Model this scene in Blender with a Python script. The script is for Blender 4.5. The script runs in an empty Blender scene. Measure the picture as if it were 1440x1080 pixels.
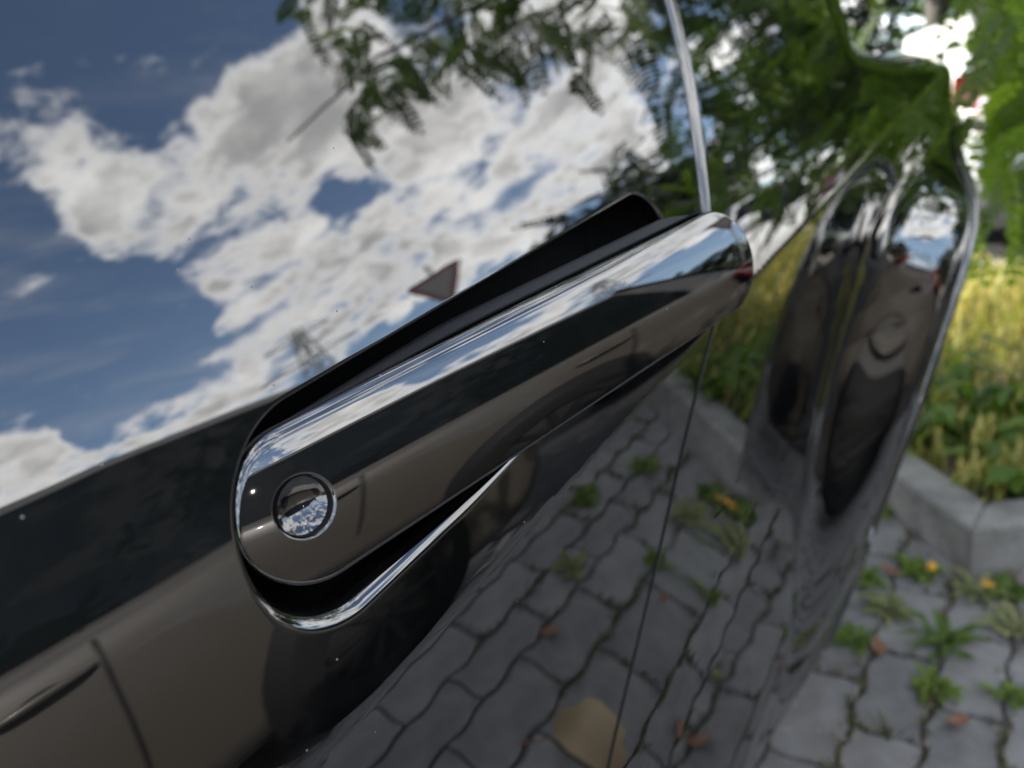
import bpy, math, random
import numpy as np
from mathutils import Vector, Matrix

SC = bpy.context.scene
COL = SC.collection
R = math.radians
rng = np.random.default_rng(11)
random.seed(5)

# ------------------------------------------------------------------ camera
CAM_H = 0.88
PITCH, ROLL, F_PX = R(18), R(6), 1040.0
YAW = R(36.019)
SLOPE = 0.13763            # rise of the car's lines along its length
S = 0.8                    # scale of the near car panels
CAM = Vector((0, 0, CAM_H))
hf = Vector((math.cos(YAW), math.sin(YAW), 0)); hr = Vector((math.sin(YAW), -math.cos(YAW), 0)); hu = Vector((0, 0, 1))
fwd = hf * math.cos(PITCH) - hu * math.sin(PITCH)
up0 = hf * math.sin(PITCH) + hu * math.cos(PITCH)
# picture content is rolled counter-clockwise by ROLL
right = hr * math.cos(ROLL) - up0 * math.sin(ROLL)
up = hr * math.sin(ROLL) + up0 * math.cos(ROLL)
cd = bpy.data.cameras.new('camera'); cam = bpy.data.objects.new('camera', cd); COL.objects.link(cam)
m = Matrix(((right.x, up.x, -fwd.x, CAM.x), (right.y, up.y, -fwd.y, CAM.y), (right.z, up.z, -fwd.z, CAM.z), (0, 0, 0, 1)))
cam.matrix_world = m
cd.sensor_width = 36; cd.lens = F_PX / 1440 * 36
cd.clip_start = 0.01; cd.clip_end = 3000
cd.dof.use_dof = True; cd.dof.focus_distance = 0.172; cd.dof.aperture_fstop = 12.5
SC.camera = cam
SC.view_settings.view_transform = 'Standard'; SC.view_settings.look = 'None'
SC.view_settings.gamma = 1; SC.view_settings.use_curve_mapping = False
SC.view_settings.exposure = 1.5
SC.render.engine = 'CYCLES'
SC.cycles.max_bounces = 8; SC.cycles.glossy_bounces = 5; SC.cycles.transmission_bounces = 4; SC.cycles.transparent_max_bounces = 8
SC.cycles.sample_clamp_indirect = 6.0
SC.cycles.use_denoising = True

# ------------------------------------------------------------------ world: sky with broken cumulus
SUN_AZ, SUN_EL = R(104), R(42)
BLOBS = [
(0.625,-0.523,0.580,4.2,1.00),
(0.577,-0.558,0.597,3.1,0.90),
(0.525,-0.603,0.601,2.6,0.80),
(0.549,-0.634,0.544,3.6,1.00),
(0.482,-0.675,0.559,3.6,1.00),
(0.415,-0.726,0.548,3.1,1.00),
(0.357,-0.765,0.536,2.3,0.90),
(0.439,-0.733,0.519,3.1,0.90),
(0.552,-0.676,0.487,3.1,0.90),
(0.501,-0.699,0.510,2.6,0.90),
(0.455,-0.780,0.429,2.6,0.90),
(0.528,-0.738,0.421,4.2,1.10),
(0.544,-0.763,0.350,3.6,1.00),
(0.483,-0.802,0.350,3.1,1.00),
(0.446,-0.839,0.310,2.6,0.90),
(0.603,-0.718,0.348,3.6,1.00),
(0.657,-0.675,0.335,3.6,1.00),
(0.628,-0.674,0.388,3.1,0.90),
(0.701,-0.550,0.455,4.7,1.20),
(0.651,-0.559,0.514,3.6,1.00),
(0.697,-0.465,0.546,5.2,1.00),
(0.768,-0.417,0.487,5.2,1.00),
(0.830,-0.364,0.422,4.7,1.00),
(0.764,-0.488,0.421,5.2,1.20),
(0.817,-0.477,0.323,4.7,1.10),
(0.754,-0.570,0.327,4.2,1.10),
(0.714,-0.609,0.346,3.1,1.00),
(0.849,-0.435,0.301,3.1,0.90),
(0.864,-0.458,0.209,3.1,0.90),
(0.880,-0.405,0.249,1.6,0.50),
(0.412,-0.869,0.274,3.1,0.90),
(0.355,-0.891,0.283,3.1,0.90),
(0.297,-0.913,0.279,3.1,0.90),
(0.247,-0.930,0.270,2.6,0.80),
(0.209,-0.923,0.324,3.6,1.00),
(0.213,-0.908,0.360,3.1,0.80),
(0.345,-0.658,0.670,4.7,0.42),
(0.385,-0.683,0.621,4.2,0.42),
(0.264,-0.812,0.521,3.1,0.35),
(0.334,-0.708,0.622,3.1,0.30),
(0.915,-0.374,0.152,2.6,0.80),
(0.932,-0.243,0.271,4.2,0.60),
(0.433,-0.568,0.700,6.8,-1.10),
(0.537,-0.532,0.655,4.2,-0.90),
(0.361,-0.599,0.715,4.7,-0.90),
(0.298,-0.771,0.562,3.6,-0.80),
(0.284,-0.837,0.468,5.7,-1.10),
(0.368,-0.818,0.442,4.2,-1.10),
(0.375,-0.785,0.492,2.6,-0.70),
(0.405,-0.807,0.430,2.6,-0.90),
(0.317,-0.879,0.355,3.6,-0.90),
(0.258,-0.875,0.409,4.2,-0.80),
(0.516,-0.641,0.569,1.7,-0.70),
(0.610,-0.647,0.457,2.1,-0.90),
(0.656,-0.607,0.449,1.8,-0.70),
(0.692,-0.605,0.393,1.6,-0.80),
(0.583,-0.591,0.557,1.3,-0.50),
(0.469,-0.720,0.511,1.6,-0.50),
(0.676,-0.706,0.212,2.6,-1.20),
(0.609,-0.762,0.217,2.6,-1.20),
(0.881,-0.356,0.312,2.3,-1.00),
(0.893,-0.378,0.246,2.1,-1.00),
(0.859,-0.400,0.320,1.6,-0.60),
(0.539,-0.814,0.216,2.1,-0.80),
(0.839,-0.493,0.231,1.3,-0.50),
(0.524,-0.765,0.374,1.1,-0.50),
]
W = bpy.data.worlds.new('World'); SC.world = W; W.use_nodes = True
nt = W.node_tree; nt.nodes.clear()
def N(t, **k):
    n = nt.nodes.new(t)
    for a, b in k.items(): setattr(n, a, b)
    return n
def LK(a, b): nt.links.new(a, b)
def wmath(op, a, b=None, c=None, clamp=False):
    n = N('ShaderNodeMath', operation=op); n.use_clamp = clamp
    for i, v in enumerate((a, b, c)):
        if v is None: continue
        if isinstance(v, (int, float)): n.inputs[i].default_value = v
        else: LK(v, n.inputs[i])
    return n.outputs[0]
def wrange(v, a, b, c=0., d=1., smooth=True):
    n = N('ShaderNodeMapRange'); n.interpolation_type = 'SMOOTHSTEP' if smooth else 'LINEAR'
    LK(v, n.inputs[0]); n.inputs[1].default_value = a; n.inputs[2].default_value = b
    n.inputs[3].default_value = c; n.inputs[4].default_value = d
    return n.outputs[0]
out = N('ShaderNodeOutputWorld'); bg = N('ShaderNodeBackground'); LK(bg.outputs[0], out.inputs[0])
tc = N('ShaderNodeTexCoord')
sky = N('ShaderNodeTexSky'); sky.sky_type = 'NISHITA'; sky.sun_disc = False
sky.sun_elevation = SUN_EL; sky.sun_rotation = R(90) - SUN_AZ
sky.air_density = 1.0; sky.dust_density = 0.6; sky.ozone_density = 1.4
bg.inputs[1].default_value = 0.15
direction = tc.outputs['Generated']
# warp the direction a little so that the cloud edges fray
sep = N('ShaderNodeSeparateXYZ'); LK(direction, sep.inputs[0])
den = wmath('ADD', wmath('MAXIMUM', sep.outputs[2], 0.0), 0.30)
flat = N('ShaderNodeCombineXYZ')
LK(wmath('DIVIDE', sep.outputs[0], den), flat.inputs[0]); LK(wmath('DIVIDE', sep.outputs[1], den), flat.inputs[1])
LK(wmath('MULTIPLY', sep.outputs[2], 1.2), flat.inputs[2])
def noise(vec, scale, detail, rough, dist=0.0, off=0.0):
    mp = N('ShaderNodeVectorMath', operation='ADD'); LK(vec, mp.inputs[0]); mp.inputs[1].default_value = (off, off * .7, off * .3)
    n = N('ShaderNodeTexNoise'); n.inputs['Scale'].default_value = scale; n.inputs['Detail'].default_value = detail
    n.inputs['Roughness'].default_value = rough; n.inputs['Distortion'].default_value = dist
    LK(mp.outputs[0], n.inputs['Vector']); return n
nw = noise(direction, 13.0, 6, .6, 0, 3.1)
wv = N('ShaderNodeVectorMath', operation='SUBTRACT'); LK(nw.outputs['Color'], wv.inputs[0]); wv.inputs[1].default_value = (.5, .5, .5)
ws = N('ShaderNodeVectorMath', operation='SCALE'); LK(wv.outputs[0], ws.inputs[0]); ws.inputs['Scale'].default_value = 0.085
wd = N('ShaderNodeVectorMath', operation='ADD'); LK(direction, wd.inputs[0]); LK(ws.outputs[0], wd.inputs[1])
wn = N('ShaderNodeVectorMath', operation='NORMALIZE'); LK(wd.outputs[0], wn.inputs[0])
field = None
for (bx, by, bz, br, bw) in BLOBS:
    dn = N('ShaderNodeVectorMath', operation='DOT_PRODUCT'); LK(wn.outputs[0], dn.inputs[0])
    l = math.sqrt(bx * bx + by * by + bz * bz); dn.inputs[1].default_value = (bx / l, by / l, bz / l)
    f = wrange(dn.outputs['Value'], math.cos(R(br * 1.5)), math.cos(R(br * .15)), 0, bw)
    field = f if field is None else wmath('ADD', field, f)
n1 = noise(flat.outputs[0], 4.6, 12, .60, .15, 1.7)
n3 = noise(flat.outputs[0], 3.4, 6, .6, .2, 5.3)
n2 = noise(flat.outputs[0], 12, 9, .60, .25, 8.2)
fl = wmath('MINIMUM', wmath('MAXIMUM', field, -1.0), .9)
cov = wmath('ADD', wmath('MULTIPLY', fl, .25), wmath('ADD', wmath('MULTIPLY', wmath('SUBTRACT', n1.outputs['Fac'], .5), 1.7), wmath('MULTIPLY', wmath('SUBTRACT', n2.outputs['Fac'], .5), .8)))
mask = wrange(cov, -.05, .26)
body = wrange(cov, .06, .36)
shade = wmath('MULTIPLY', body, wmath('ADD', wmath('MULTIPLY', wrange(n3.outputs['Fac'], .32, .60), .75), wmath('MULTIPLY', wrange(n2.outputs['Fac'], .38, .60), .25)))
cmix = N('ShaderNodeMix', data_type='RGBA'); LK(shade, cmix.inputs[0])
cmix.inputs[6].default_value = (11.6, 11.5, 11.2, 1); cmix.inputs[7].default_value = (4.4, 4.4, 4.4, 1)
fm = N('ShaderNodeMix', data_type='RGBA'); LK(mask, fm.inputs[0]); LK(sky.outputs[0], fm.inputs[6]); LK(cmix.outputs[2], fm.inputs[7])
# thin veil of high cloud, drawn out in streaks
vm = N('ShaderNodeMapping'); vm.inputs['Rotation'].default_value = (0, 0, R(35)); vm.inputs['Scale'].default_value = (1.0, 3.2, 1); LK(flat.outputs[0], vm.inputs[0])
nv = noise(vm.outputs[0], 2.6, 9, .58, .3, 4.4)
veil = wrange(nv.outputs['Fac'], .46, .80, 0, .42)
vx = N('ShaderNodeMix', data_type='RGBA'); LK(veil, vx.inputs[0]); LK(sky.outputs[0], vx.inputs[6]); vx.inputs[7].default_value = (6.0, 6.0, 6.1, 1)
LK(vx.outputs[2], fm.inputs[6])
LK(fm.outputs[2], bg.inputs[0])

sd = bpy.data.lights.new('sun', 'SUN'); sd.energy = 4.6; sd.angle = R(.53); sd.color = (1, .94, .84)
sun = bpy.data.objects.new('sun', sd); COL.objects.link(sun)
sdir = Vector((math.cos(SUN_EL) * math.cos(SUN_AZ), math.cos(SUN_EL) * math.sin(SUN_AZ), math.sin(SUN_EL)))
sun.rotation_euler = sdir.to_track_quat('Z', 'Y').to_euler(); sun.location = (6, 5, 9)

# ------------------------------------------------------------------ materials
def mat(name, base, rough=.6, spec=.5, metal=0.0, ior=1.5, var=None, scale=8.0, detail=6, bump=None, coat=0.0):
    """Principled material; var = second colour mixed in by noise; bump = (scale, distance)."""
    M = bpy.data.materials.new(name); M.use_nodes = True
    t = M.node_tree; p = t.nodes['Principled BSDF']
    p.inputs['Base Color'].default_value = (*base, 1); p.inputs['Roughness'].default_value = rough
    p.inputs['Specular IOR Level'].default_value = spec; p.inputs['Metallic'].default_value = metal; p.inputs['IOR'].default_value = ior
    p.inputs['Coat Weight'].default_value = coat; p.inputs['Coat Roughness'].default_value = .03
    tcn = t.nodes.new('ShaderNodeTexCoord')
    if var is not None:
        n = t.nodes.new('ShaderNodeTexNoise'); n.inputs['Scale'].default_value = scale; n.inputs['Detail'].default_value = detail
        n.inputs['Roughness'].default_value = .65
        t.links.new(tcn.outputs['Object'], n.inputs['Vector'])
        r = t.nodes.new('ShaderNodeMapRange'); r.inputs[1].default_value = .35; r.inputs[2].default_value = .65
        t.links.new(n.outputs['Fac'], r.inputs[0])
        mx = t.nodes.new('ShaderNodeMix'); mx.data_type = 'RGBA'; t.links.new(r.outputs[0], mx.inputs[0])
        mx.inputs[6].default_value = (*base, 1); mx.inputs[7].default_value = (*var, 1)
        t.links.new(mx.outputs[2], p.inputs['Base Color'])
    if bump:
        n = t.nodes.new('ShaderNodeTexNoise'); n.inputs['Scale'].default_value = bump[0]; n.inputs['Detail'].default_value = bump[2] if len(bump) > 2 else 4
        t.links.new(tcn.outputs['Object'], n.inputs['Vector'])
        b = t.nodes.new('ShaderNodeBump'); b.inputs['Strength'].default_value = 1; b.inputs['Distance'].default_value = bump[1]
        t.links.new(n.outputs['Fac'], b.inputs['Height']); t.links.new(b.outputs[0], p.inputs['Normal'])
    return M
def leaf_mat(name, c1, c2, trans=.55):
    M = bpy.data.materials.new(name); M.use_nodes = True; t = M.node_tree; t.nodes.clear()
    o = t.nodes.new('ShaderNodeOutputMaterial'); d = t.nodes.new('ShaderNodeBsdfPrincipled'); tr = t.nodes.new('ShaderNodeBsdfTranslucent')
    d.inputs['Roughness'].default_value = .5
    a = t.nodes.new('ShaderNodeAttribute'); a.attribute_name = 'tint'
    mx = t.nodes.new('ShaderNodeMix'); mx.data_type = 'RGBA'; t.links.new(a.outputs['Fac'], mx.inputs[0])
    mx.inputs[6].default_value = (*c1, 1); mx.inputs[7].default_value = (*c2, 1)
    t.links.new(mx.outputs[2], d.inputs['Base Color'])
    hs = t.nodes.new('ShaderNodeHueSaturation'); hs.inputs['Saturation'].default_value = 1.1; hs.inputs['Value'].default_value = 1.5
    t.links.new(mx.outputs[2], hs.inputs['Color']); t.links.new(hs.outputs[0], tr.inputs[0])
    ms = t.nodes.new('ShaderNodeMixShader'); ms.inputs[0].default_value = trans
    t.links.new(d.outputs[0], ms.inputs[1]); t.links.new(tr.outputs[0], ms.inputs[2]); t.links.new(ms.outputs[0], o.inputs[0])
    return M
def black_paint(name, wav=5e-5):
    """Deep black gloss: long soft waves in the sheet metal and lacquer, fine orange peel, a few specks of dust."""
    M = mat(name, (.0035, .0037, .0042), rough=.012, ior=2.22)
    t = M.node_tree; p = t.nodes['Principled BSDF']
    tcn = t.nodes.new('ShaderNodeTexCoord')
    n = t.nodes.new('ShaderNodeTexNoise'); n.inputs['Scale'].default_value = 26; n.inputs['Detail'].default_value = 2.0; n.inputs['Roughness'].default_value = .42
    mp = t.nodes.new('ShaderNodeMapping'); mp.inputs['Scale'].default_value = (1.5, 1, 1)
    t.links.new(tcn.outputs['Object'], mp.inputs[0]); t.links.new(mp.outputs[0], n.inputs['Vector'])
    b = t.nodes.new('ShaderNodeBump'); b.inputs['Distance'].default_value = wav
    t.links.new(n.outputs['Fac'], b.inputs['Height']); t.links.new(b.outputs[0], p.inputs['Normal'])
    v = t.nodes.new('ShaderNodeTexVoronoi'); v.inputs['Scale'].default_value = 230
    t.links.new(tcn.outputs['Object'], v.inputs['Vector'])
    sx = t.nodes.new('ShaderNodeSeparateColor'); t.links.new(v.outputs['Color'], sx.inputs[0])
    g = t.nodes.new('ShaderNodeMath'); g.operation = 'GREATER_THAN'; g.inputs[1].default_value = .80; t.links.new(sx.outputs[0], g.inputs[0])
    l = t.nodes.new('ShaderNodeMath'); l.operation = 'LESS_THAN'; l.inputs[1].default_value = .06; t.links.new(v.outputs['Distance'], l.inputs[0])
    mu = t.nodes.new('ShaderNodeMath'); mu.operation = 'MULTIPLY'; t.links.new(g.outputs[0], mu.inputs[0]); t.links.new(l.outputs[0], mu.inputs[1])
    fn = t.nodes.new('ShaderNodeTexNoise'); fn.inputs['Scale'].default_value = 14; fn.inputs['Detail'].default_value = 9; fn.inputs['Roughness'].default_value = .7
    t.links.new(tcn.outputs['Object'], fn.inputs['Vector'])
    fr_ = t.nodes.new('ShaderNodeMapRange'); fr_.inputs[1].default_value = .45; fr_.inputs[2].default_value = .75; fr_.inputs[3].default_value = .0012; fr_.inputs[4].default_value = .008
    t.links.new(fn.outputs['Fac'], fr_.inputs[0]); cc_ = t.nodes.new('ShaderNodeCombineColor')
    for i_ in range(3): t.links.new(fr_.outputs[0], cc_.inputs[i_])
    t.links.new(cc_.outputs[0], p.inputs['Base Color'])
    dm = t.nodes.new('ShaderNodeBsdfDiffuse'); dm.inputs[0].default_value = (.22, .21, .19, 1)
    ms = t.nodes.new('ShaderNodeMixShader'); t.links.new(mu.outputs[0], ms.inputs[0])
    t.links.new(p.outputs[0], ms.inputs[1]); t.links.new(dm.outputs[0], ms.inputs[2])
    t.links.new(ms.outputs[0], t.nodes['Material Output'].inputs[0])
    return M

PAINT = black_paint('black_gloss_paint')
PAINT_H = black_paint('black_gloss_handle', 6e-6)
BLACK_PLASTIC = mat('black_satin_plastic', (.022, .022, .024), rough=.5, ior=1.5, bump=(900, .00005))
DARK_TRIM_SHADE = mat('dark_rubber_and_shade', (.010, .010, .011), rough=.7, spec=.25)  # rubber trim, also the shade painted into panel gaps and handle cups
GLOSS_TRIM = mat('gloss_black_pan', (.003, .003, .003), rough=.7, spec=.06, ior=1.5)
CHROME = mat('bright_metal', (.75, .76, .78), rough=.05, metal=1)
GLASS_DARK = mat('tinted_glass', (.006, .008, .009), rough=.02, ior=1.3, spec=.4)
TYRE = mat('tyre_rubber', (.010, .010, .010), rough=.85, spec=.2)
RIM = mat('dark_alloy', (.022, .022, .023), rough=.4, metal=.5)
TAUPE = mat('taupe_paint', (.062, .055, .048), rough=.4, ior=1.5, coat=.5)
WHITE = mat('white_paint', (.78, .79, .80), rough=.25, coat=1)
REDP = mat('red_paint', (.30, .012, .014), rough=.25, coat=1)
RED_LENS = mat('red_lens', (.20, .004, .010), rough=.12, coat=1)
LAMP = mat('clear_lens', (.55, .56, .58), rough=.15, coat=1)
PAVER = mat('concrete_paver', (.19, .178, .174), rough=.6, var=(.28, .268, .26), scale=14, bump=(180, .0006, 6))
PAVER_B = mat('concrete_paver_dark', (.15, .142, .14), rough=.6, var=(.23, .22, .212), scale=19, bump=(180, .0006, 6))
JOINT = mat('joint_soil', (.12, .095, .07), rough=.95, var=(.05, .042, .032), scale=30, bump=(60, .006))
KERB = mat('kerb_concrete', (.17, .16, .145), rough=.85, var=(.33, .315, .29), scale=11, bump=(120, .0015, 8))
SOIL = mat('verge_soil', (.10, .075, .05), rough=.95, var=(.18, .14, .08), scale=18, bump=(30, .02))
ASPHALT = mat('asphalt', (.020, .020, .021), rough=.95, spec=.15, var=(.036, .036, .036), scale=3, bump=(200, .002))
BARK = mat('bark', (.10, .09, .08), rough=.9, var=(.17, .155, .14), scale=25, bump=(60, .006))
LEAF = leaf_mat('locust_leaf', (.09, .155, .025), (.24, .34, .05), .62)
LEAF_SHADED = leaf_mat('locust_leaf_shaded', (.042, .070, .018), (.10, .15, .03), .42)  # same leaf, darkened to paint in the shade of a backlit crown
LEAF_DARK = leaf_mat('hedge_leaf', (.012, .022, .010), (.03, .045, .015), .15)
GRASS_M = leaf_mat('weed_blades', (.10, .15, .02), (.42, .37, .10), .45)
STRAW_M = leaf_mat('dry_heads', (.38, .31, .10), (.50, .44, .16), .45)
BROAD = leaf_mat('broad_weed_leaf', (.07, .14, .02), (.20, .28, .04), .4)
PALELEAF = leaf_mat('pale_weed_leaf', (.20, .24, .09), (.34, .34, .16), .35)
PETAL = mat('yellow_petal', (.75, .38, .01), rough=.6)
BROWNLEAF = mat('brown_leaf', (.20, .085, .045), rough=.7, var=(.28, .14, .08), scale=40)
MOSS = leaf_mat('joint_moss', (.05, .07, .015), (.20, .17, .08), .3)
TAN = mat('sun_fleck_tan', (.52, .38, .22), rough=.8, var=(.58, .44, .27), scale=20)  # sunlit tone for the added leaf that stands in for a sun fleck
SIGN_WHITE = mat('white_plate', (.80, .80, .78), rough=.4)
SIGN_RED = mat('sign_red', (.045, .004, .006), rough=.5)
SIGN_GREY = mat('sign_face', (.07, .07, .072), rough=.5)
STEEL = mat('galvanised_steel', (.20, .21, .21), rough=.5, metal=.4)
WALLM = mat('rendered_wall', (.30, .28, .25), rough=.9, var=(.36, .34, .30), scale=2)
ROOFM = mat('roof_tiles', (.16, .07, .05), rough=.85)

# ------------------------------------------------------------------ helpers
def link(o, parent=None):
    COL.objects.link(o)
    if parent is not None: o.parent = parent
    return o
def mesh(name, V, F, mt, parent=None, normals=None, smooth=True, tint=None):
    me = bpy.data.meshes.new(name); V = np.asarray(V, dtype=np.float32)
    if normals is not None and isinstance(F, np.ndarray):      # wind the faces to agree with the given normals
        q = F[len(F) // 2 if len(F) < 9 else len(F) // 3:][:len(F) // 3]
        g = np.cross(V[q[:, 2]] - V[q[:, 0]], V[q[:, 3]] - V[q[:, 1]])
        if (g * np.asarray(normals)[q].sum(1)).sum() < 0: F = F[:, ::-1].copy()
    if isinstance(F, np.ndarray):
        k = F.shape[1]; nf = F.shape[0]
        me.vertices.add(len(V)); me.vertices.foreach_set('co', V.ravel())
        me.loops.add(nf * k); me.loops.foreach_set('vertex_index', F.astype(np.int32).ravel())
        me.polygons.add(nf); me.polygons.foreach_set('loop_start', np.arange(0, nf * k, k, dtype=np.int32))
        me.update(calc_edges=True)
    else:
        me.from_pydata(V.tolist(), [], F)
    me.validate(); 
    me.polygons.foreach_set('use_smooth', np.full(len(me.polygons), bool(smooth)))
    if normals is not None: me.normals_split_custom_set_from_vertices([tuple(n) for n in np.asarray(normals, float)])
    if tint is not None:
        a = me.attributes.new('tint', 'FLOAT', 'POINT'); a.data.foreach_set('value', np.asarray(tint, np.float32))
    me.materials.append(mt); me.update()
    return link(bpy.data.objects.new(name, me), parent)
def empty(name, loc=(0, 0, 0), rz=0.0):
    o = bpy.data.objects.new(name, None); o.location = loc; o.rotation_euler = (0, 0, rz); o.empty_display_size = .1
    return link(o)
def tag(o, label=None, cat=None, group=None, kind=None):
    if label: o['label'] = label
    if cat: o['category'] = cat
    if group: o['group'] = group
    if kind: o['kind'] = kind
    return o
def tube(pts, rad, n=8):
    pts = [np.array(p, float) for p in pts]; V = []; F = []
    for i, p in enumerate(pts):
        a = pts[max(i - 1, 0)]; b = pts[min(i + 1, len(pts) - 1)]; d = (b - a) / (np.linalg.norm(b - a) + 1e-9)
        ref = np.array([0, 0, 1.]) if abs(d[2]) < .9 else np.array([1., 0, 0])
        u = np.cross(d, ref); u /= np.linalg.norm(u); v = np.cross(d, u)
        r = rad[i] if hasattr(rad, '__len__') else rad
        for k in range(n): V.append(p + r * (math.cos(2 * math.pi * k / n) * u + math.sin(2 * math.pi * k / n) * v))
    for i in range(len(pts) - 1):
        for k in range(n):
            a = i * n + k; b = i * n + (k + 1) % n; F.append((a, b, b + n, a + n))
    F.append(tuple(range(n))[::-1]); F.append(tuple((len(pts) - 1) * n + k for k in range(n)))
    return V, F
def box(c, s, rot=None):
    V = np.array([[x, y, z] for x in (-.5, .5) for y in (-.5, .5) for z in (-.5, .5)]) * np.array(s)
    if rot is not None: V = V @ np.array(rot).T
    V = V + np.array(c); F = [(0, 1, 3, 2), (4, 6, 7, 5), (0, 4, 5, 1), (2, 3, 7, 6), (0, 2, 6, 4), (1, 5, 7, 3)]
    return V.tolist(), F
def join(parts):
    V = []; F = []
    for v, f in parts:
        o = len(V); V += [tuple(p) for p in v]; F += [tuple(i + o for i in q) for q in f]
    return V, F
def prism(poly, z0, z1, bev=0.0):
    """Upright prism on a counter-clockwise 2D outline, top edge bevelled."""
    P = np.array(poly); n = len(P); c = P.mean(0)
    V = [(x, y, z0) for x, y in P] + [(x, y, z1 - bev) for x, y in P]; F = [(i, (i + 1) % n, n + (i + 1) % n, n + i) for i in range(n)]
    if bev > 0:
        d = P - c; L = np.linalg.norm(d, axis=1, keepdims=True); Q = P - d / L * bev * 1.3
        V += [(x, y, z1) for x, y in Q]; F += [(n + i, n + (i + 1) % n, 2 * n + (i + 1) % n, 2 * n + i) for i in range(n)]
        F.append(tuple(range(2 * n, 3 * n)))
    else: F.append(tuple(range(n, 2 * n)))
    return V, F
def blades(name, B, mt, parent=None):
    """B: list of (root(3), tip(3), mid(3), width, tint) thin leaf blades, 2 quads each."""
    V = []; F = []; T = []
    for root, mid, tip, w, tn in B:
        root, mid, tip = map(lambda q: np.array(q, float), (root, mid, tip))
        d = tip - root; s = np.cross(d, np.array([0, 0, 1.]) if abs(d[2]) < .95 * np.linalg.norm(d) else np.array([math.cos(tn * 60), math.sin(tn * 60), 0]))
        s = s / (np.linalg.norm(s) + 1e-9) * w * .5
        o = len(V); V += [root - s * .5, root + s * .5, mid - s, mid + s, tip - s * .15, tip + s * .15]
        F += [(o, o + 1, o + 3, o + 2), (o + 2, o + 3, o + 5, o + 4)]; T += [tn] * 6
    return mesh(name, np.array(V), np.array(F), mt, parent, tint=T)

# ================================================================== the black car: panels seen close
def smooth(a, b, x):
    t = np.clip((np.asarray(x, float) - a) / (b - a), 0, 1); return t * t * (3 - 2 * t)
TZ = np.array([-.95, -.72, -.64, -.56, -.46, -.38, -.30, -.20, -.1495, -.1470, -.140, -.120, -.09, -.06, -.02, .04, .10, .25])
TT = np.array([-26, -17, -8, 2, 2, -5.5, -9.5, -9, -7, 9.5, 11, 13.5, 16.5, 19, 20.5, 21, 22, 27.])
_zz = np.linspace(-.95, .25, 9601); _tt = np.interp(_zz, TZ, TT)
_yy = np.cumsum(np.tan(np.radians(_tt))) * (_zz[1] - _zz[0]); _yy -= np.interp(-.08, _zz, _yy)
GZ = np.array([-.90, -.50, -.3646, -.3119, -.2674, -.2344, -.1980, -.1662, -.1498, -.0944, -.0647, -.0264, .0069, .08, .18])
GX = np.array([.050, .222, .2762, .3004, .3149, .3241, .3350, .3490, .3600, .3832, .3991, .4185, .4293, .447, .465])
def _pchip_smooth(z):                       # softly rounded version of the gap polyline
    return (np.interp(z - .02, GZ, GX) + 2 * np.interp(z, GZ, GX) + np.interp(z + .02, GZ, GX) + np.interp(z - .01, GZ, GX) + np.interp(z + .01, GZ, GX)) / 6
GAP = .0052
def xgap(z): return _pchip_smooth(np.asarray(z, float))
WX, WZ, RA = 1.40, -.85, .60               # wheel arch in panel units
BZ = np.array([-.85, -.782, -.725, -.638, -.554, -.491, -.439, -.39, -.329, -.30, -.275, -.251])      # lip of the flare: height and side position
LY = np.array([.215, .188, .158, .133, .113, .097, .084, .0735, .062, .062, .073, .104])
_zb = np.linspace(-.85, -.08, 300); _base = .147 + np.interp(_zb, _zz, _yy)
_lip = np.where(_zb <= -.251, np.interp(_zb, BZ, LY), _base - np.interp(_zb, [-.251, -.18, -.08], [.028, .010, 0]))
_k = np.ones(21) / 21; _lip = np.convolve(np.concatenate([np.full(10, _lip[0]), _lip, np.full(10, _lip[-1])]), _k, 'valid')
BZ, BV = _zb, _base - _lip
FZ = np.array([-.85, -.60, -.45, -.33, -.25, -.15]); FW = np.array([.22, .20, .17, .18, .24, .30])   # width of the flare
def ybase(x, z):
    x = np.asarray(x, float); z = np.asarray(z, float)
    y = .147 + np.interp(z, _zz, _yy)
    r = np.hypot(x - WX, z - WZ)
    b = np.interp(z, BZ, BV)
    wv = (np.interp(z - .03, FZ, FW) + np.interp(z, FZ, FW) + np.interp(z + .03, FZ, FW)) / 3
    w = smooth(1.0, 0.0, np.clip((r - RA - .008) / wv, 0, 1))
    y = y - b * w
    q_ = smooth(-.175, -.06, z); x0 = 1.36 - .60 * q_; k = .45 + .5 * q_
    y = y + k * np.maximum(0, x - x0) ** 2
    return y
# slot of the handle recess
CX0, CX1, CZ, CR = .1103, .3090, -.0968, .0260
def slot_d(x, z):
    cx = np.clip(x, CX0, CX1); return np.hypot(x - cx, z - CZ) - CR
def fillet(e, r):
    e = np.clip(e, 0, r); return r - np.sqrt(np.maximum(r * r - (r - e) ** 2, 0))
def slot_r(x, z):                            # lip radius: generous below, tight above
    cx = np.clip(x, CX0, CX1); s = (z - CZ) / (np.hypot(x - cx, z - CZ) + 1e-9)
    return .0014 + .0034 * smooth(.2, -.8, s) * smooth(.205, .15, x)
def gap_e(x, z, side):                       # distance from the panel edge along the gap
    h = 1e-3; sl = (xgap(z + h) - xgap(z - h)) / (2 * h); c = 1 / np.sqrt(1 + sl * sl)
    return ((xgap(z) - GAP / 2 - x) if side < 0 else (x - xgap(z) - GAP / 2)) * c
def ydoor(x, z): return ybase(x, z) + fillet(slot_d(x, z), slot_r(x, z)) + fillet(gap_e(x, z, -1), .0010 + .0022 * smooth(-.13, -.07, z))
def yfender(x, z):
    r = np.hypot(x - WX, z - WZ)
    return ybase(x, z) + fillet(gap_e(x, z, 1), .0004 + .0052 * smooth(-.14, -.08, z)) + fillet(r - RA, .024)
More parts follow.
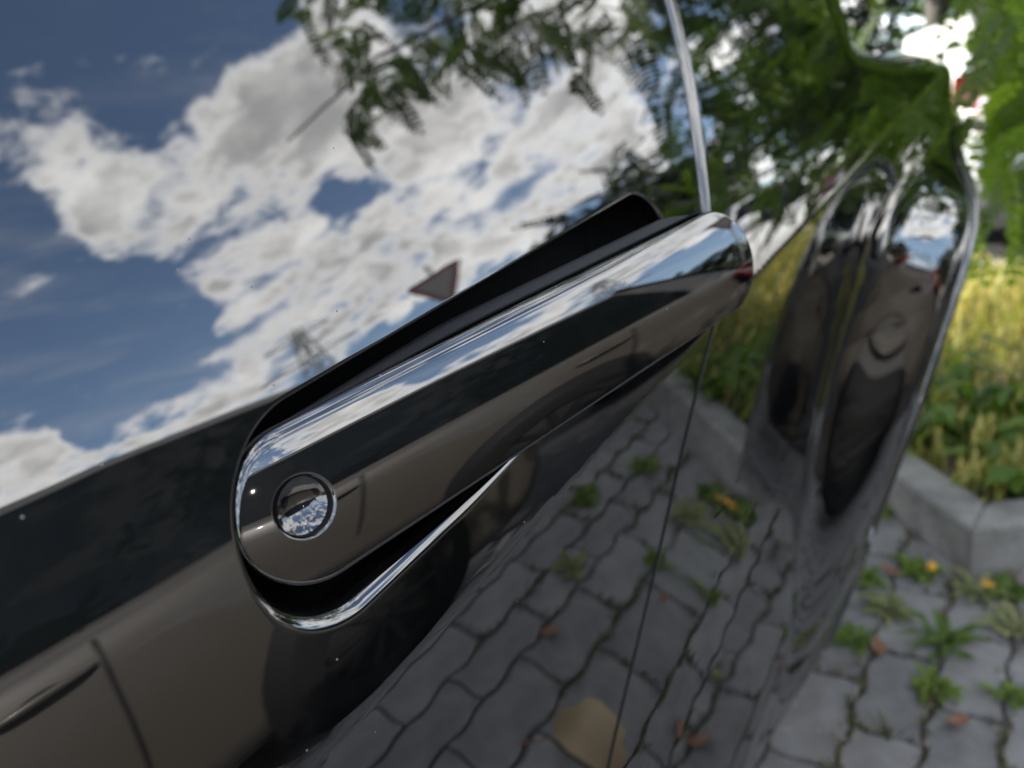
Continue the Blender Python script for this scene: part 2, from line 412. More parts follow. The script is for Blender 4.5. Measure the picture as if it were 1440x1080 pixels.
def to_world(x, y, z):
    x, y, z = np.broadcast_arrays(x, y, z)
    return np.stack([x * S, y * S, (z + SLOPE * x) * S + CAM_H], -1)
def nrm(fun, x, z, h=2e-4):
    yx = (fun(x + h, z) - fun(x - h, z)) / (2 * h); yz = (fun(x, z + h) - fun(x, z - h)) / (2 * h)
    n = np.stack([yx - SLOPE * yz, -np.ones_like(yx), yz], -1); return n / np.linalg.norm(n, axis=-1, keepdims=True)
def ray_len(c, d, inside, mx=3.0):
    lo = np.zeros(len(c)); hi = np.full(len(c), mx)
    ts = np.linspace(0, mx, 1500); P = c[:, None, :] + d[:, None, :] * ts[None, :, None]
    ok = inside(P[..., 0], P[..., 1]); first = np.argmin(ok, axis=1); lo = ts[np.maximum(first - 1, 0)]; hi = ts[first]
    for _ in range(30):
        md = (lo + hi) / 2; q = c + d * md[:, None]; o = inside(q[:, 0], q[:, 1]); lo = np.where(o, md, lo); hi = np.where(o, hi, md)
    return lo
def polar_panel(name, c, d, L, fun, closed, start, end_r, n_mid, power, mt, parent, in_depth, out_depth, eps):
    """Skin swept outwards from an inner outline c along d to length L; both rims are turned in."""
    K = []
    s = np.linspace(0, 1, n_mid) ** power; e = end_r * (1 - np.cos(np.linspace(0, np.pi / 2, 9)))[::-1]
    a = start[None, :] * np.ones((len(c), 1)); b = L[:, None] - e[None, :]
    mid = a[:, -1:] + (b[:, :1] - a[:, -1:]) * s[None, 1:-1]
    D = np.concatenate([a, mid, b], 1); D = np.maximum(D, eps); D[:, -1] = L - eps
    P = c[:, None, :] + d[:, None, :] * D[..., None]
    x, z = P[..., 0], P[..., 1]; y = fun(x, z); Nn = nrm(fun, x, z)
    # keep finite-difference normals sane on the rims
    V = to_world(x, y, z)
    cols = [V]; ncols = [Nn]
    d3 = np.stack([d[:, 0], np.zeros(len(d)), d[:, 1] + SLOPE * d[:, 0]], -1); d3 /= np.linalg.norm(d3, axis=1, keepdims=True)
    vi = V[:, :1].copy(); vi2 = V[:, :1].copy(); vi2[..., 1] += in_depth
    cols = [vi2, vi] + cols; ncols = [-d3[:, None], -d3[:, None]] + ncols
    vo = V[:, -1:].copy(); vo2 = vo.copy(); vo2[..., 1] += out_depth
    cols += [vo, vo2]; ncols += [d3[:, None], d3[:, None]]
    A = np.concatenate(cols, 1); B = np.concatenate(ncols, 1); n, k = A.shape[:2]
    idx = np.arange(n * k).reshape(n, k); nx = np.roll(idx, -1, 0) if closed else idx[1:]
    cu = idx if closed else idx[:-1]
    F = np.stack([cu[:, :-1], cu[:, 1:], nx[:, 1:], nx[:, :-1]], -1).reshape(-1, 4)
    o = mesh(name, A.reshape(-1, 3), F, mt, parent, normals=B.reshape(-1, 3))
    o.data.materials.append(DARK_TRIM_SHADE)          # return flange coloured dark to give the shade inside the gap
    mi = np.zeros((n if closed else n - 1, k - 1), np.int32); mi[:, -1] = 1; o.data.polygons.foreach_set('material_index', mi.ravel())
    return o

black_car = tag(empty('black_car', (1.0, 1.0, 0)), 'glossy black car seen close along its side with its door handle swung out', 'car')
PC = black_car
def local(o):      # children are modelled in world space: counter the parent's placement
    o.matrix_parent_inverse = Matrix.Translation(-Vector(PC.location)); return o

# door skin with the handle slot
ns, na = 150, 150
tx = np.linspace(CX0, CX1, ns, endpoint=False); ar = np.linspace(np.pi / 2, -np.pi / 2, na, endpoint=False); al = np.linspace(-np.pi / 2, -3 * np.pi / 2, na, endpoint=False)
cc = np.concatenate([np.stack([tx, np.full(ns, CZ)], 1), np.stack([np.full(na, CX1), np.full(na, CZ)], 1), np.stack([tx[::-1] + (CX1 - CX0) / ns, np.full(ns, CZ)], 1), np.stack([np.full(na, CX0), np.full(na, CZ)], 1)])
dd = np.concatenate([np.tile([0, 1.], (ns, 1)), np.stack([np.cos(ar), np.sin(ar)], 1), np.tile([0, -1.], (ns, 1)), np.stack([np.cos(al), np.sin(al)], 1)])
inside_door = lambda x, z: (x < xgap(z) - GAP / 2) & (x > -1.05) & (z > -.72) & (z < .155)
c_in = cc + dd * CR
Ld = ray_len(c_in, dd, inside_door)
st = np.concatenate([.0056 * (1 - np.cos(np.linspace(0.10, np.pi / 2, 16)))])
door = local(polar_panel('door', c_in, dd, Ld, ydoor, True, st, .0032, 130, 1.35, PAINT, PC, .004, .02, .00004))

# fender panel around the wheel arch
phi = np.linspace(math.atan2(-.72 - WZ, float(xgap(-.72)) - WX), math.atan2(.20, .70), 620)
df = np.stack([np.cos(phi), np.sin(phi)], 1); cf = np.array([[WX, WZ]]) + df * RA
inside_f = lambda x, z: (x > xgap(z) + GAP / 2) & (x < 2.10) & (z < .155) & (z > -.90)
Lf = ray_len(cf, df, inside_f)
stf = .025 * (1 - np.cos(np.linspace(0.08, np.pi / 2, 14)))
fender = local(polar_panel('fender', cf, df, Lf, yfender, False, stf, .0055, 170, 1.0, PAINT, PC, .05, .02, .00006))

# dark seal behind the gap
zz = np.linspace(-.71, .15, 80); V = []; F = []
for i, z in enumerate(zz):
    g = float(xgap(z))
    for dx in (-.012, .012): V.append(to_world(g + dx, ybase(g, z) + .014, z))
for i in range(79): F.append((2 * i, 2 * i + 1, 2 * i + 3, 2 * i + 2))
local(mesh('door_seal', np.array(V), F, DARK_TRIM_SHADE, PC))

# recess pan: a shallow dish behind the slot
rings = [(0.0006, .006, 0), (-.0004, .012, 0), (-.003, .0165, 0), (-.007, .0185, 0), (-.013, .0195, 0), (-.021, .0198, 0), (-.0279, .0200, 0)]
V = []
for off, dep, _ in rings:
    P = cc + dd * (CR + off); V.append(to_world(P[:, 0], ybase(cc[:, 0] + dd[:, 0] * CR, cc[:, 1] + dd[:, 1] * CR) * .35 + ybase(P[:, 0], P[:, 1]) * .65 + dep * 1.35, P[:, 1]))
A = np.stack(V, 1); n, k = A.shape[:2]; idx = np.arange(n * k).reshape(n, k); nx = np.roll(idx, -1, 0)
F = np.stack([idx[:, :-1], idx[:, 1:], nx[:, 1:], nx[:, :-1]], -1).reshape(-1, 4)
local(mesh('handle_recess', A.reshape(-1, 3), F, GLOSS_TRIM, PC))

# ---- swung-out handle
AL, TL = R(12), R(14.5)
Nh = np.array([.0875, .1435, -.0935 + SLOPE * .0875])
Uh = np.array([math.cos(AL), -math.sin(AL), SLOPE * math.cos(AL)]); Uh /= np.linalg.norm(Uh)
Wh = np.array([math.sin(AL) * math.sin(TL), math.cos(AL) * math.sin(TL), math.cos(TL)]); Wh -= Wh.dot(Uh) * Uh; Wh /= np.linalg.norm(Wh)
Oh = np.cross(Uh, Wh); Oh = Oh if Oh[1] < 0 else -Oh     # outwards
HR, HU0, HU1 = .0207, -.0035 + .0207, .2305 - .0207
LU, LW, LR = .0150, 0.0, .0075
def hworld(u, w, o): return (Nh + u[..., None] * Uh + w[..., None] * Wh + o[..., None] * Oh) * S + np.array([0, 0, CAM_H])
FR = .0036
def hheight(u, w):
    cx = np.clip(u, HU0, HU1); rho = np.hypot(u - cx, w); e = HR - rho
    up_ = smooth(-.5, .5, w / HR)
    fr = FR * (.35 + .65 * up_) * (1 - .72 * smooth(.14, .212, u))
    rc_ = np.hypot((u - cx) * np.where(u > HU1, .35, 1.0), w)      # blunt far end
    return -(rc_ ** 2) / (2 * .12) - fillet(e, fr) - .0005 * smooth(.0007, 0, np.hypot(u - LU, w - LW) - LR)
def hn(u, w, h=1e-4):
    a = (hheight(u + h, w) - hheight(u - h, w)) / (2 * h); b = (hheight(u, w + h) - hheight(u, w - h)) / (2 * h)
    n = -a[..., None] * Uh - b[..., None] * Wh + Oh; return n / np.linalg.norm(n, axis=-1, keepdims=True)
nst, nen = 170, 110
t1 = np.linspace(HU0, HU1, nst, endpoint=False); a1 = np.linspace(np.pi / 2, -np.pi / 2, nen, endpoint=False); a2 = np.linspace(-np.pi / 2, -3 * np.pi / 2, nen, endpoint=False)
ho = np.concatenate([np.stack([t1, np.full(nst, HR)], 1), np.stack([HU1 + HR * np.cos(a1), HR * np.sin(a1)], 1), np.stack([t1[::-1] + (HU1 - HU0) / nst, np.full(nst, -HR)], 1), np.stack([HU0 + HR * np.cos(a2), HR * np.sin(a2)], 1)])
ang = np.arctan2(ho[:, 1] - LW, ho[:, 0] - LU); hi = np.stack([LU + LR * np.cos(ang), LW + LR * np.sin(ang)], 1)
Lh = np.linalg.norm(ho - hi, axis=1); dh = (ho - hi) / Lh[:, None]
aa = .0018 * np.linspace(0, 1, 7)
# distances measured so that the rim fillet is finely cut everywhere
en = np.linspace(0, 1, 14) ** 2
D = []
for i in range(len(ho)):
    cosr = max(.12, abs(dh[i, 1]) if HU0 < ho[i, 0] < HU1 else abs(dh[i] @ ((ho[i] - np.array([np.clip(ho[i, 0], HU0, HU1), 0])) / HR)))
    e = np.minimum(FR / cosr, Lh[i] * .45) * en[::-1]
    b = Lh[i] - e; D.append(np.concatenate([aa, np.linspace(aa[-1], b[0], 42)[1:-1], b]))
D = np.array(D); D = np.minimum(D, Lh[:, None] - 2e-5)
P = hi[:, None] + dh[:, None] * D[..., None]; u, w = P[..., 0], P[..., 1]; o = hheight(u, w)
V = hworld(u, w, o); Nn = hn(u, w)
lip = V[:, :1] - Oh * .0012 * S
rimn = np.stack([Uh * math.cos(a) + Wh * math.sin(a) for a in ang])
A = V; B = Nn
# a short painted return behind the rim
hoc = np.stack([np.clip(ho[:, 0], HU0, HU1), np.zeros(len(ho))], 1); hd = (ho - hoc) / HR
side = np.stack([Uh * q[0] + Wh * q[1] for q in hd])
last = V[:, -1:]; A = np.concatenate([A, last, last - Oh * .0012 * S], 1); B = np.concatenate([B, side[:, None], side[:, None]], 1)
n, k = A.shape[:2]; idx = np.arange(n * k).reshape(n, k); nx = np.roll(idx, -1, 0)
F = np.stack([idx[:, :-1], idx[:, 1:], nx[:, 1:], nx[:, :-1]], -1).reshape(-1, 4)
handle = local(mesh('door_handle', A.reshape(-1, 3), F, PAINT_H, PC, normals=B.reshape(-1, 3)))
# plastic body behind the painted face: a step in, then back into the recess, closed behind
BK = np.array([.12, .99, .0])
prof_h = [(.0006, -.0068), (.0014, -.0070), (.0016, -.0110), (.0022, -.0180), (.0034, -.0240), (.0065, -.0268), (.0130, -.0275), (.0200, -.0275)]
V = []
for off, dep in prof_h:
    q = hoc + hd * max(HR - off, 1e-4); fade = .30 + .70 * smooth(0.0, .10, q[:, 0]); V.append(hworld(q[:, 0], q[:, 1], np.full(len(q), -.0012)) - (dep * fade)[:, None] * S * BK)
A = np.stack(V, 1); n, k = A.shape[:2]; idx = np.arange(n * k).reshape(n, k); nx = np.roll(idx, -1, 0)
F = np.stack([idx[:, :-1], idx[:, 1:], nx[:, 1:], nx[:, :-1]], -1).reshape(-1, 4)
hb = mesh('handle_back', A.reshape(-1, 3), F, BLACK_PLASTIC, handle)
# lock cap: a polished hollow set into the face
nr, nth = 16, 64; V = []; Nl = []
RC = .0125
for i in range(nr + 1):
    r_ = LR * i / nr
    for j in range(nth):
        a = 2 * math.pi * j / nth; uu = np.array([LU + r_ * math.cos(a)]); ww = np.array([LW + r_ * math.sin(a)])
        dep = -(math.sqrt(RC ** 2 - r_ ** 2) - math.sqrt(RC ** 2 - LR ** 2)) - .0034
        V.append(hworld(uu, ww, np.array([dep]))[0])
F = [(i * nth + j, (i + 1) * nth + j, (i + 1) * nth + (j + 1) % nth, i * nth + (j + 1) % nth) for i in range(nr) for j in range(nth)]
lock = mesh('lock_cap', np.array(V), F, mat('lock_gloss', (.004, .004, .005), rough=.03, ior=2.1), handle)
V = []
for j in range(nth):
    a = 2 * math.pi * j / nth
    for (rr, oo) in ((1.0, -.0004), (.985, -.0008), (.97, -.0046)): V.append(hworld(np.array([LU + LR * rr * math.cos(a)]), np.array([LW + LR * rr * math.sin(a)]), np.array([oo]))[0])
F = [(j * 3 + q, j * 3 + q + 1, ((j + 1) % nth) * 3 + q + 1, ((j + 1) % nth) * 3 + q) for j in range(nth) for q in range(2)]
mesh('lock_sleeve', np.array(V), F, DARK_TRIM_SHADE, handle)
# rounded bead along the wheel arch lip
ph = np.linspace(phi[0], phi[0] - 1.75, 90); pts_ = []
for a in ph:
    x_, z_ = WX + (RA + .004) * math.cos(a), WZ + (RA + .004) * math.sin(a)
    pts_.append(to_world(x_, float(np.interp(z_, _zb, _lip)) + .004, z_))
local(mesh('arch_trim', *tube(list(pts_), .0095 * S, 20), PAINT_H, PC))

# ================================================================== generic car builder (x forward)
def car_parts(root, L, Wd, H, paint, belt=.93, axles=(.95, .85), wheel_r=.325, flip=False, off=(0, 0), skip=(), wheel_in=0.0, tail='red', rear_glass=True, skip_wheels=()):
    hw = Wd / 2
    sg = -1 if flip else 1
    def T(V): V = np.asarray(V, float).copy(); V[:, 0] *= sg; V[:, 1] *= sg; V[:, 0] += off[0]; V[:, 1] += off[1]; return V
    def add(name, vf, mt, par=root, smooth_=True, bev=False):
        if name in skip: return None
        o = mesh(name, T(vf[0]), vf[1], mt, par, smooth=smooth_)
        if bev:
            md = o.modifiers.new('bevel', 'BEVEL'); md.width = .012; md.segments = 2; md.limit_method = 'ANGLE'
        return o
    xs = np.linspace(-L / 2, L / 2, 49)
    def hwid(x):
        t = abs(x) / (L / 2); return hw * (1 - .20 * max(0, (t - .72) / .28) ** 2.4)
    def top(x):
        if x > L * .20: return belt - .03 - .24 * ((x - L * .20) / (L * .30)) ** 2
        if x < -L * .42: return belt + .02 - .10 * ((-x - L * .42) / (L * .08)) ** 2
        return belt
    def low(x):
        t = abs(x) / (L / 2); return .22 + .14 * max(0, (t - .8) / .2) ** 2
    xf, xr = L / 2 - axles[0], -L / 2 + axles[1]
    V = []; F = []
    for x in xs:
        w = hwid(x); zt = top(x); zl = low(x)
        half = [(w * .80, zl - .02), (w * .955, zl), (w * .985, zl + .10), (w * 1.0, .50), (w * .998, .62), (w * .985, zt - .16), (w * .965, zt - .07), (w * .93, zt - .02), (w * .86, zt), (w * .4, zt + .025)]
        for y, z in half: V.append((x, y, z))
        for y, z in half[::-1]: V.append((x, -y, z))
    k = 20
    for i in range(len(xs) - 1):
        for j in range(k - 1): a = i * k + j; F.append((a, a + 1, a + k + 1, a + k))
        F.append((i * k + k - 1, i * k, i * k + k, i * k + 2 * k - 1))
    F.append(tuple(range(k))); F.append(tuple((len(xs) - 1) * k + j for j in range(k))[::-1])
    body = add('body', (V, F), paint)
    # cabin: pillars and roof in paint, panes in glass
    def cab(x):     # (half width at belt, z belt, half width at roof, z roof)
        w = hwid(x) * .87; return w, top(x) - .005
    x_ws0, x_ws1, x_rw1, x_rw0 = L * .26, L * .08, -L * .36, -L * .465
    st = np.linspace(x_ws1, x_rw1, 13)
    def roofz(x): t = (x - (x_ws1 + x_rw1) / 2) / ((x_ws1 - x_rw1) / 2); return H - .055 * t * t
    RV = []; RF = []
    for x in st:
        z = roofz(x); w = hwid(x) * .70
        for y, dz in ((w * 1.05, -.055), (w * 1.0, -.02), (w * .88, .0), (w * .45, .018), (-w * .45, .018), (-w * .88, 0), (-w * 1.0, -.02), (-w * 1.05, -.055)): RV.append((x, y, z + dz))
    for i in range(len(st) - 1):
        for j in range(7): a = i * 8 + j; RF.append((a, a + 1, a + 9, a + 8))
    add('roof', (RV, RF), paint)
    for s in (1, -1):
        bx = [x_ws0, x_ws1 - .45, x_ws1 - .50, L * -.20, L * -.20 - .05, x_rw1 - .18]      # belt x of pillars
        tx_ = [x_ws1, x_ws1 - .43, x_ws1 - .48, L * -.20 + .02, L * -.20 - .03, x_rw1 + .04]
        def bp(x): w, z = cab(x); return (x, s * w, z)
        def tp(x): return (x, s * hwid(x) * .70 * 1.05, roofz(max(min(x, x_ws1), x_rw1)) - .05)
        def bowed(p0, p1, q0, q1):       # a pane between two belt and two roof points, bulging a little
            V = []; n = 5
            for i in range(n):
                for j in range(n):
                    u, v = i / (n - 1), j / (n - 1)
                    a = np.array(p0) * (1 - u) + np.array(p1) * u; b = np.array(q0) * (1 - u) + np.array(q1) * u
                    p = a * (1 - v) + b * v; p[1] += s * .002 * math.sin(math.pi * v); V.append(p)
            return V, [(i * n + j, (i + 1) * n + j, (i + 1) * n + j + 1, i * n + j + 1) for i in range(n - 1) for j in range(n - 1)]
        for a, b in ((0, 1), (2, 3), (4, 5)):
            add('side_window', bowed(bp(bx[a]), bp(bx[b]), tp(tx_[a]), tp(tx_[b])), GLASS_DARK)
        for a, b in ((1, 2), (3, 4)):
            add('pillar', bowed(bp(bx[a]), bp(bx[b]), tp(tx_[a]), tp(tx_[b])), GLASS_DARK)
        add('pillar', bowed(bp(bx[5]), bp(x_rw0), tp(tx_[5]), tp(x_rw1)), paint)
        add('pillar', tube([np.array(bp(x_ws0 + .02)), np.array(tp(x_ws1 + .01))], .035, 8), paint)
    def slab(xb, xt, sgn):
        V = []; n = 7
        for i in range(n):
            u = i / (n - 1)
            zb = top(xb) + .015; zt_ = roofz(xt)
            for j in range(9):
                v = j / 8 * 2 - 1; bul = .05 * (1 - v * v) * sgn
                wb = hwid(xb) * .87 * (1 - u) + hwid(xt) * .72 * u
                V.append((xb * (1 - u) + xt * u + bul * math.sin(math.pi * u) + bul * .5, v * wb, zb * (1 - u) + zt_ * u))
        return V, [(i * 9 + j, i * 9 + j + 1, (i + 1) * 9 + j + 1, (i + 1) * 9 + j) for i in range(n - 1) for j in range(8)]
    add('windscreen', slab(x_ws0, x_ws1, 1), GLASS_DARK)
    add('rear_window', slab(x_rw0, x_rw1, -1), GLASS_DARK)
    # wheels with arches
    for x in (xf, xr):
        for s in (1, -1):
            if (x == xr and 'rear', s) in [(('rear' if q == 'rear' else q), t) for q, t in skip_wheels]: continue
            y = s * (hw - .11 - wheel_in)
            pr = [(.20, -.10), (wheel_r - .04, -.105), (wheel_r - .008, -.085), (wheel_r, -.05), (wheel_r, .05), (wheel_r - .008, .085), (wheel_r - .04, .105), (.215, .10)]
            V = []; F = []; n = 40
            for i in range(n):
                a = 2 * math.pi * i / n
                for r_, dy in pr: V.append((x + r_ * math.cos(a), y + s * dy, wheel_r + r_ * math.sin(a)))
            m_ = len(pr)
            for i in range(n):
                for j in range(m_ - 1): F.append((i * m_ + j, i * m_ + j + 1, ((i + 1) % n) * m_ + j + 1, ((i + 1) % n) * m_ + j))
            w_ = add('wheel', (V, F), TYRE)
            ps = []
            for kk in range(10):        # split spokes
                a = 2 * math.pi * kk / 10; ca, sa = math.cos(a), math.sin(a)
                rot = [[ca, 0, -sa], [0, 1, 0], [sa, 0, ca]]
                ps.append(box((x + .125 * ca, y + s * .085, wheel_r + .125 * sa), (.19, .03, .030), rot))
            ps.append(prism_y(x, y + s * .07, wheel_r, .06, .04)); ps.append(ring_y(x, y + s * .09, wheel_r, .205, .225, .02))
            add('rim', join(ps), RIM, w_, False)
            add('wheel_well', prism_y(x, s * (hw - .055), wheel_r + .02, wheel_r + .055, .10 + .012), DARK_TRIM_SHADE)
    # lamps, bumpers, door seams, handles, mirrors
    xb = -L / 2
    for s in (1, -1):
        tl = [(xb - .012, s * hw * .52, belt - .20), (xb - .015, s * hw * .52, belt - .03), (xb + .02, s * hw * .76, belt + .0), (xb + .16, s * hw * .945, belt - .02), (xb + .30, s * hw * .965, belt - .06), (xb + .15, s * hw * .95, belt - .19), (xb + .01, s * hw * .76, belt - .23)]
        outer = [np.array(p) + np.array([-.022, s * .022, 0]) for p in tl]; n = len(tl)
        o_ = add('tail_light', ([tuple(p) for p in tl] + [tuple(p) for p in outer], [tuple(range(n)), tuple(range(n, 2 * n))[::-1]] + [(i, (i + 1) % n, n + (i + 1) % n, n + i) for i in range(n)]), RED_LENS if tail == 'red' else GLASS_DARK, bev=True)
        if o_ is not None: add('lamp_strip', box((xb - .045, s * hw * .66, belt - .165), (.02, hw * .18, .028)), LAMP, o_)
        hl = [(L / 2 - .02, s * hw * .45, belt - .28), (L / 2 - .05, s * hw * .5, belt - .19), (L / 2 - .30, s * hw * .93, belt - .14), (L / 2 - .28, s * hw * .95, belt - .24)]
        outer = [np.array(p) + np.array([.03, s * .02, .0]) for p in hl]; n = 4
        add('headlight', ([tuple(p) for p in hl] + [tuple(p) for p in outer], [tuple(range(n)), tuple(range(n, 2 * n))[::-1]] + [(i, (i + 1) % n, n + (i + 1) % n, n + i) for i in range(n)]), LAMP, bev=True)
        ps = []
        for xd in (x_ws1 + .28, -L * .20 + .33 - .24 * 0, -L * .20 - .62 + .06):
            ps_l = [(xd, s * (hwid(xd) * f + .0015), z) for f, z in ((.955, .24), (1.0, .50), (.998, .62), (.985, belt - .16), (.965, belt - .07), (.88, belt))]
            ps.append(tube(ps_l, .006, 5))
        ps.append(tube([(xd_, s * (hwid(xd_) * .957 + .002), .245) for xd_ in np.linspace(x_ws1 + .28, -L * .20 - .56, 8)], .006, 5))
        add('door_seam', join(ps), DARK_TRIM_SHADE)
        for xd in (-L * .20 + .33 + .03, -L * .20 - .56 + .03):
            zc = belt - .13; yy = s * (hwid(xd) * .978)
            cup = ellipsoid((xd + .09, yy - s * .004, zc), (.060, .0045, .026)); c_ = add('handle_cup_shade', cup, DARK_TRIM_SHADE)  # cup coloured dark so it looks like a shadowed recess
            hpts = [(xd + .09 + u * .105, yy + s * (.006 + .016 * (1 - u ** 4)), zc + .004) for u in np.linspace(-1, 1, 11)]
            add('grip_handle', tube(hpts, [.008, .010, .012, .013, .014, .014, .014, .013, .012, .010, .008], 8), paint)
        mx = x_ws0 - .18
        m_ = add('wing_mirror', ellipsoid((mx, s * (hw + .07), belt + .10), (.075, .12, .085)), paint)
        if m_ is not None: add('mirror_foot', tube([(mx, s * (hw * .9), belt + .01), (mx, s * (hw + .02), belt + .07)], .025, 6), DARK_TRIM_SHADE, m_)
    add('rear_bumper', join([box((xb - .0, 0, .42), (.10, Wd * .74, .16)), box((xb + .02, 0, .30), (.08, Wd * .66, .07))]), DARK_TRIM_SHADE if tail != 'red' else BLACK_PLASTIC, bev=True)
    add('front_bumper', join([box((L / 2 - .0, 0, .40), (.10, Wd * .72, .16))]), BLACK_PLASTIC, bev=True)
    add('number_plate', box((xb - .06, 0, .62), (.012, .52, .11)), SIGN_WHITE)
    return root
def prism_y(x, y, z, r, t, n=36):
    V = [(x + r * math.cos(2 * math.pi * i / n), y + d, z + r * math.sin(2 * math.pi * i / n)) for d in (-t / 2, t / 2) for i in range(n)]
    return V, [tuple(range(n)), tuple(range(n, 2 * n))[::-1]] + [(i, n + i, n + (i + 1) % n, (i + 1) % n) for i in range(n)]
def ring_y(x, y, z, r0, r1, t, n=36):
    V = []
    for i in range(n):
        a = 2 * math.pi * i / n
        for r_, d in ((r0, -t / 2), (r1, -t / 2), (r1, t / 2), (r0, t / 2)): V.append((x + r_ * math.cos(a), y + d, z + r_ * math.sin(a)))
    return V, [(i * 4 + j, i * 4 + (j + 1) % 4, ((i + 1) % n) * 4 + (j + 1) % 4, ((i + 1) % n) * 4 + j) for i in range(n) for j in range(4)]
def ellipsoid(c, r, n=14, m_=9):
    V = [(c[0] + r[0] * math.sin(math.pi * (j + .02) / (m_ + .04)) * math.cos(2 * math.pi * i / n), c[1] + r[1] * math.sin(math.pi * (j + .02) / (m_ + .04)) * math.sin(2 * math.pi * i / n), c[2] + r[2] * math.cos(math.pi * (j + .02) / (m_ + .04))) for j in range(m_ + 1) for i in range(n)]
    F = [(j * n + i, j * n + (i + 1) % n, (j + 1) * n + (i + 1) % n, (j + 1) * n + i) for j in range(m_) for i in range(n)]
    return V, F + [tuple(range(n))[::-1], tuple(m_ * n + i for i in range(n))]

# rest of the black car behind the close panels
car_parts(black_car, 4.25, 1.60, 1.42, PAINT, belt=.97, axles=(.9, .55), wheel_r=.335, flip=True, off=(-1.0 - .455, 1.03 - 1.0),
          skip=('tail_light', 'lamp_strip', 'number_plate', 'grip_handle', 'handle_cup_shade', 'door_seam', 'rear_bumper', 'wheel_well'), tail='dark')

taupe = tag(empty('taupe_car', (-.15, -2.36, 0)), 'taupe hatchback parked in the next bay, mirrored in the black door', 'car', 'cars parked near the verge')
car_parts(taupe, 4.4, 1.74, 1.47, TAUPE, belt=.95, axles=(.9, 1.0), wheel_r=.33, flip=True, wheel_in=-.022)
white = tag(empty('white_car', (7.15, -.42, 0)), 'white hatchback with red tail lights parked beyond the weedy verge', 'car', 'cars parked near the verge')
car_parts(white, 4.3, 1.76, 1.50, WHITE, belt=1.0, axles=(.9, .85), wheel_r=.33)
van = tag(empty('pale_car', (7.0, -3.2, 0)), 'pale silver-white car facing the verge beside the white hatchback', 'car', 'cars parked near the verge')
car_parts(van, 4.3, 1.76, 1.48, WHITE, belt=.98, axles=(.9, .85), wheel_r=.33, flip=True)

# ================================================================== ground, pavers, kerb, verge
gr = mesh('ground', [(-900, -900, -.03), (900, -900, -.03), (900, 900, -.03), (-900, 900, -.03)], [(0, 1, 2, 3)], ASPHALT); tag(gr, kind='structure')
KL = [(4.2, -1.301), (2.08, -1.30), (1.86, -1.10), (1.86, -.50), (1.475, .040), (1.95, .42), (1.95, 5.0)]       # front face line of the kerb
def kerb_x(y):
    return np.interp(y, [p[1] for p in KL], [p[0] for p in KL])
pv = empty('paved_bay', (0, 0, 0)); tag(pv, kind='structure')
js = mesh('joint_soil', [(-5, -6, -.014), (2.1, -6, -.014), (2.1, 3.5, -.014), (-5, 3.5, -.014)], [(0, 1, 2, 3)], JOINT, pv)
PW, PL = .0965, .200
def paver_outline(x0, y0):
    """Interlocking block: all four sides wave so that neighbours fit."""
    A = .0052; pts = []
    wv = lambda v, p: A * math.sin(2 * math.pi * v / p)
    n = 8; g = .0022
    for i in range(n): x = PL * i / n; pts.append((x0 + x, y0 + wv(x0 + x, .1)))
    m_ = 4
    for i in range(m_): y = PW * i / m_; pts.append((x0 + PL + wv(y, PW) * .8, y0 + wv(x0 + PL, .1) + y))
    for i in range(n): x = PL * (1 - i / n); pts.append((x0 + x, y0 + PW + wv(x0 + x, .1)))
    for i in range(m_): y = PW * (1 - i / m_); pts.append((x0 + wv(y, PW) * .8, y0 + wv(x0, .1) + y))
    c = np.mean(pts, 0); P = np.array(pts); d = P - c
    return c, d * np.array([1 - 2 * g / PL, 1 - 2 * g / PW])
protos = {}
cells = []
for r_ in range(-62, 38):
    y0 = .060 + r_ * PW
    for q in range(-26, 17):
        x0 = .985 + q * PL + (.1 if r_ % 2 else 0)
        xc, yc = x0 + PL / 2, y0 + PW / 2
        if xc - .055 > float(kerb_x(yc)) or xc < -4.5 or yc < -5.6 or yc > 3.0 or (yc < -1.40 and xc > 2.0): continue
        cells.append((math.hypot(xc - 1.15, (yc - .05) * .8), x0, y0))
cells.sort()
SV = []; SF = []
for i, (dist, x0, y0) in enumerate(cells):
    c, P = paver_outline(x0, y0)
    h = rng.normal(0, .0013); tl = rng.normal(0, .006, 2)
    if i < 240:
        key = (round((x0 * 10) % 1, 2), i % 2)
        if key not in protos:
            v, f = prism(P, -.05, .0, .004); me_o = mesh('paver', v, f, (PAVER, PAVER_B)[i % 2], pv, smooth=False); protos[key] = me_o; o = me_o
        else:
            o = protos[key].copy(); link(o, pv)
        o.location = (c[0], c[1], h); o.rotation_euler = (tl[0] * .8, tl[1] * .5, rng.normal(0, .006))
    else:
        v, f = prism(P + c, -.04, h, .004); k0 = len(SV); SV += v; SF += [tuple(a + k0 for a in q) for q in f]
tag(mesh('paving', SV, SF, PAVER, pv, smooth=False), kind='stuff')

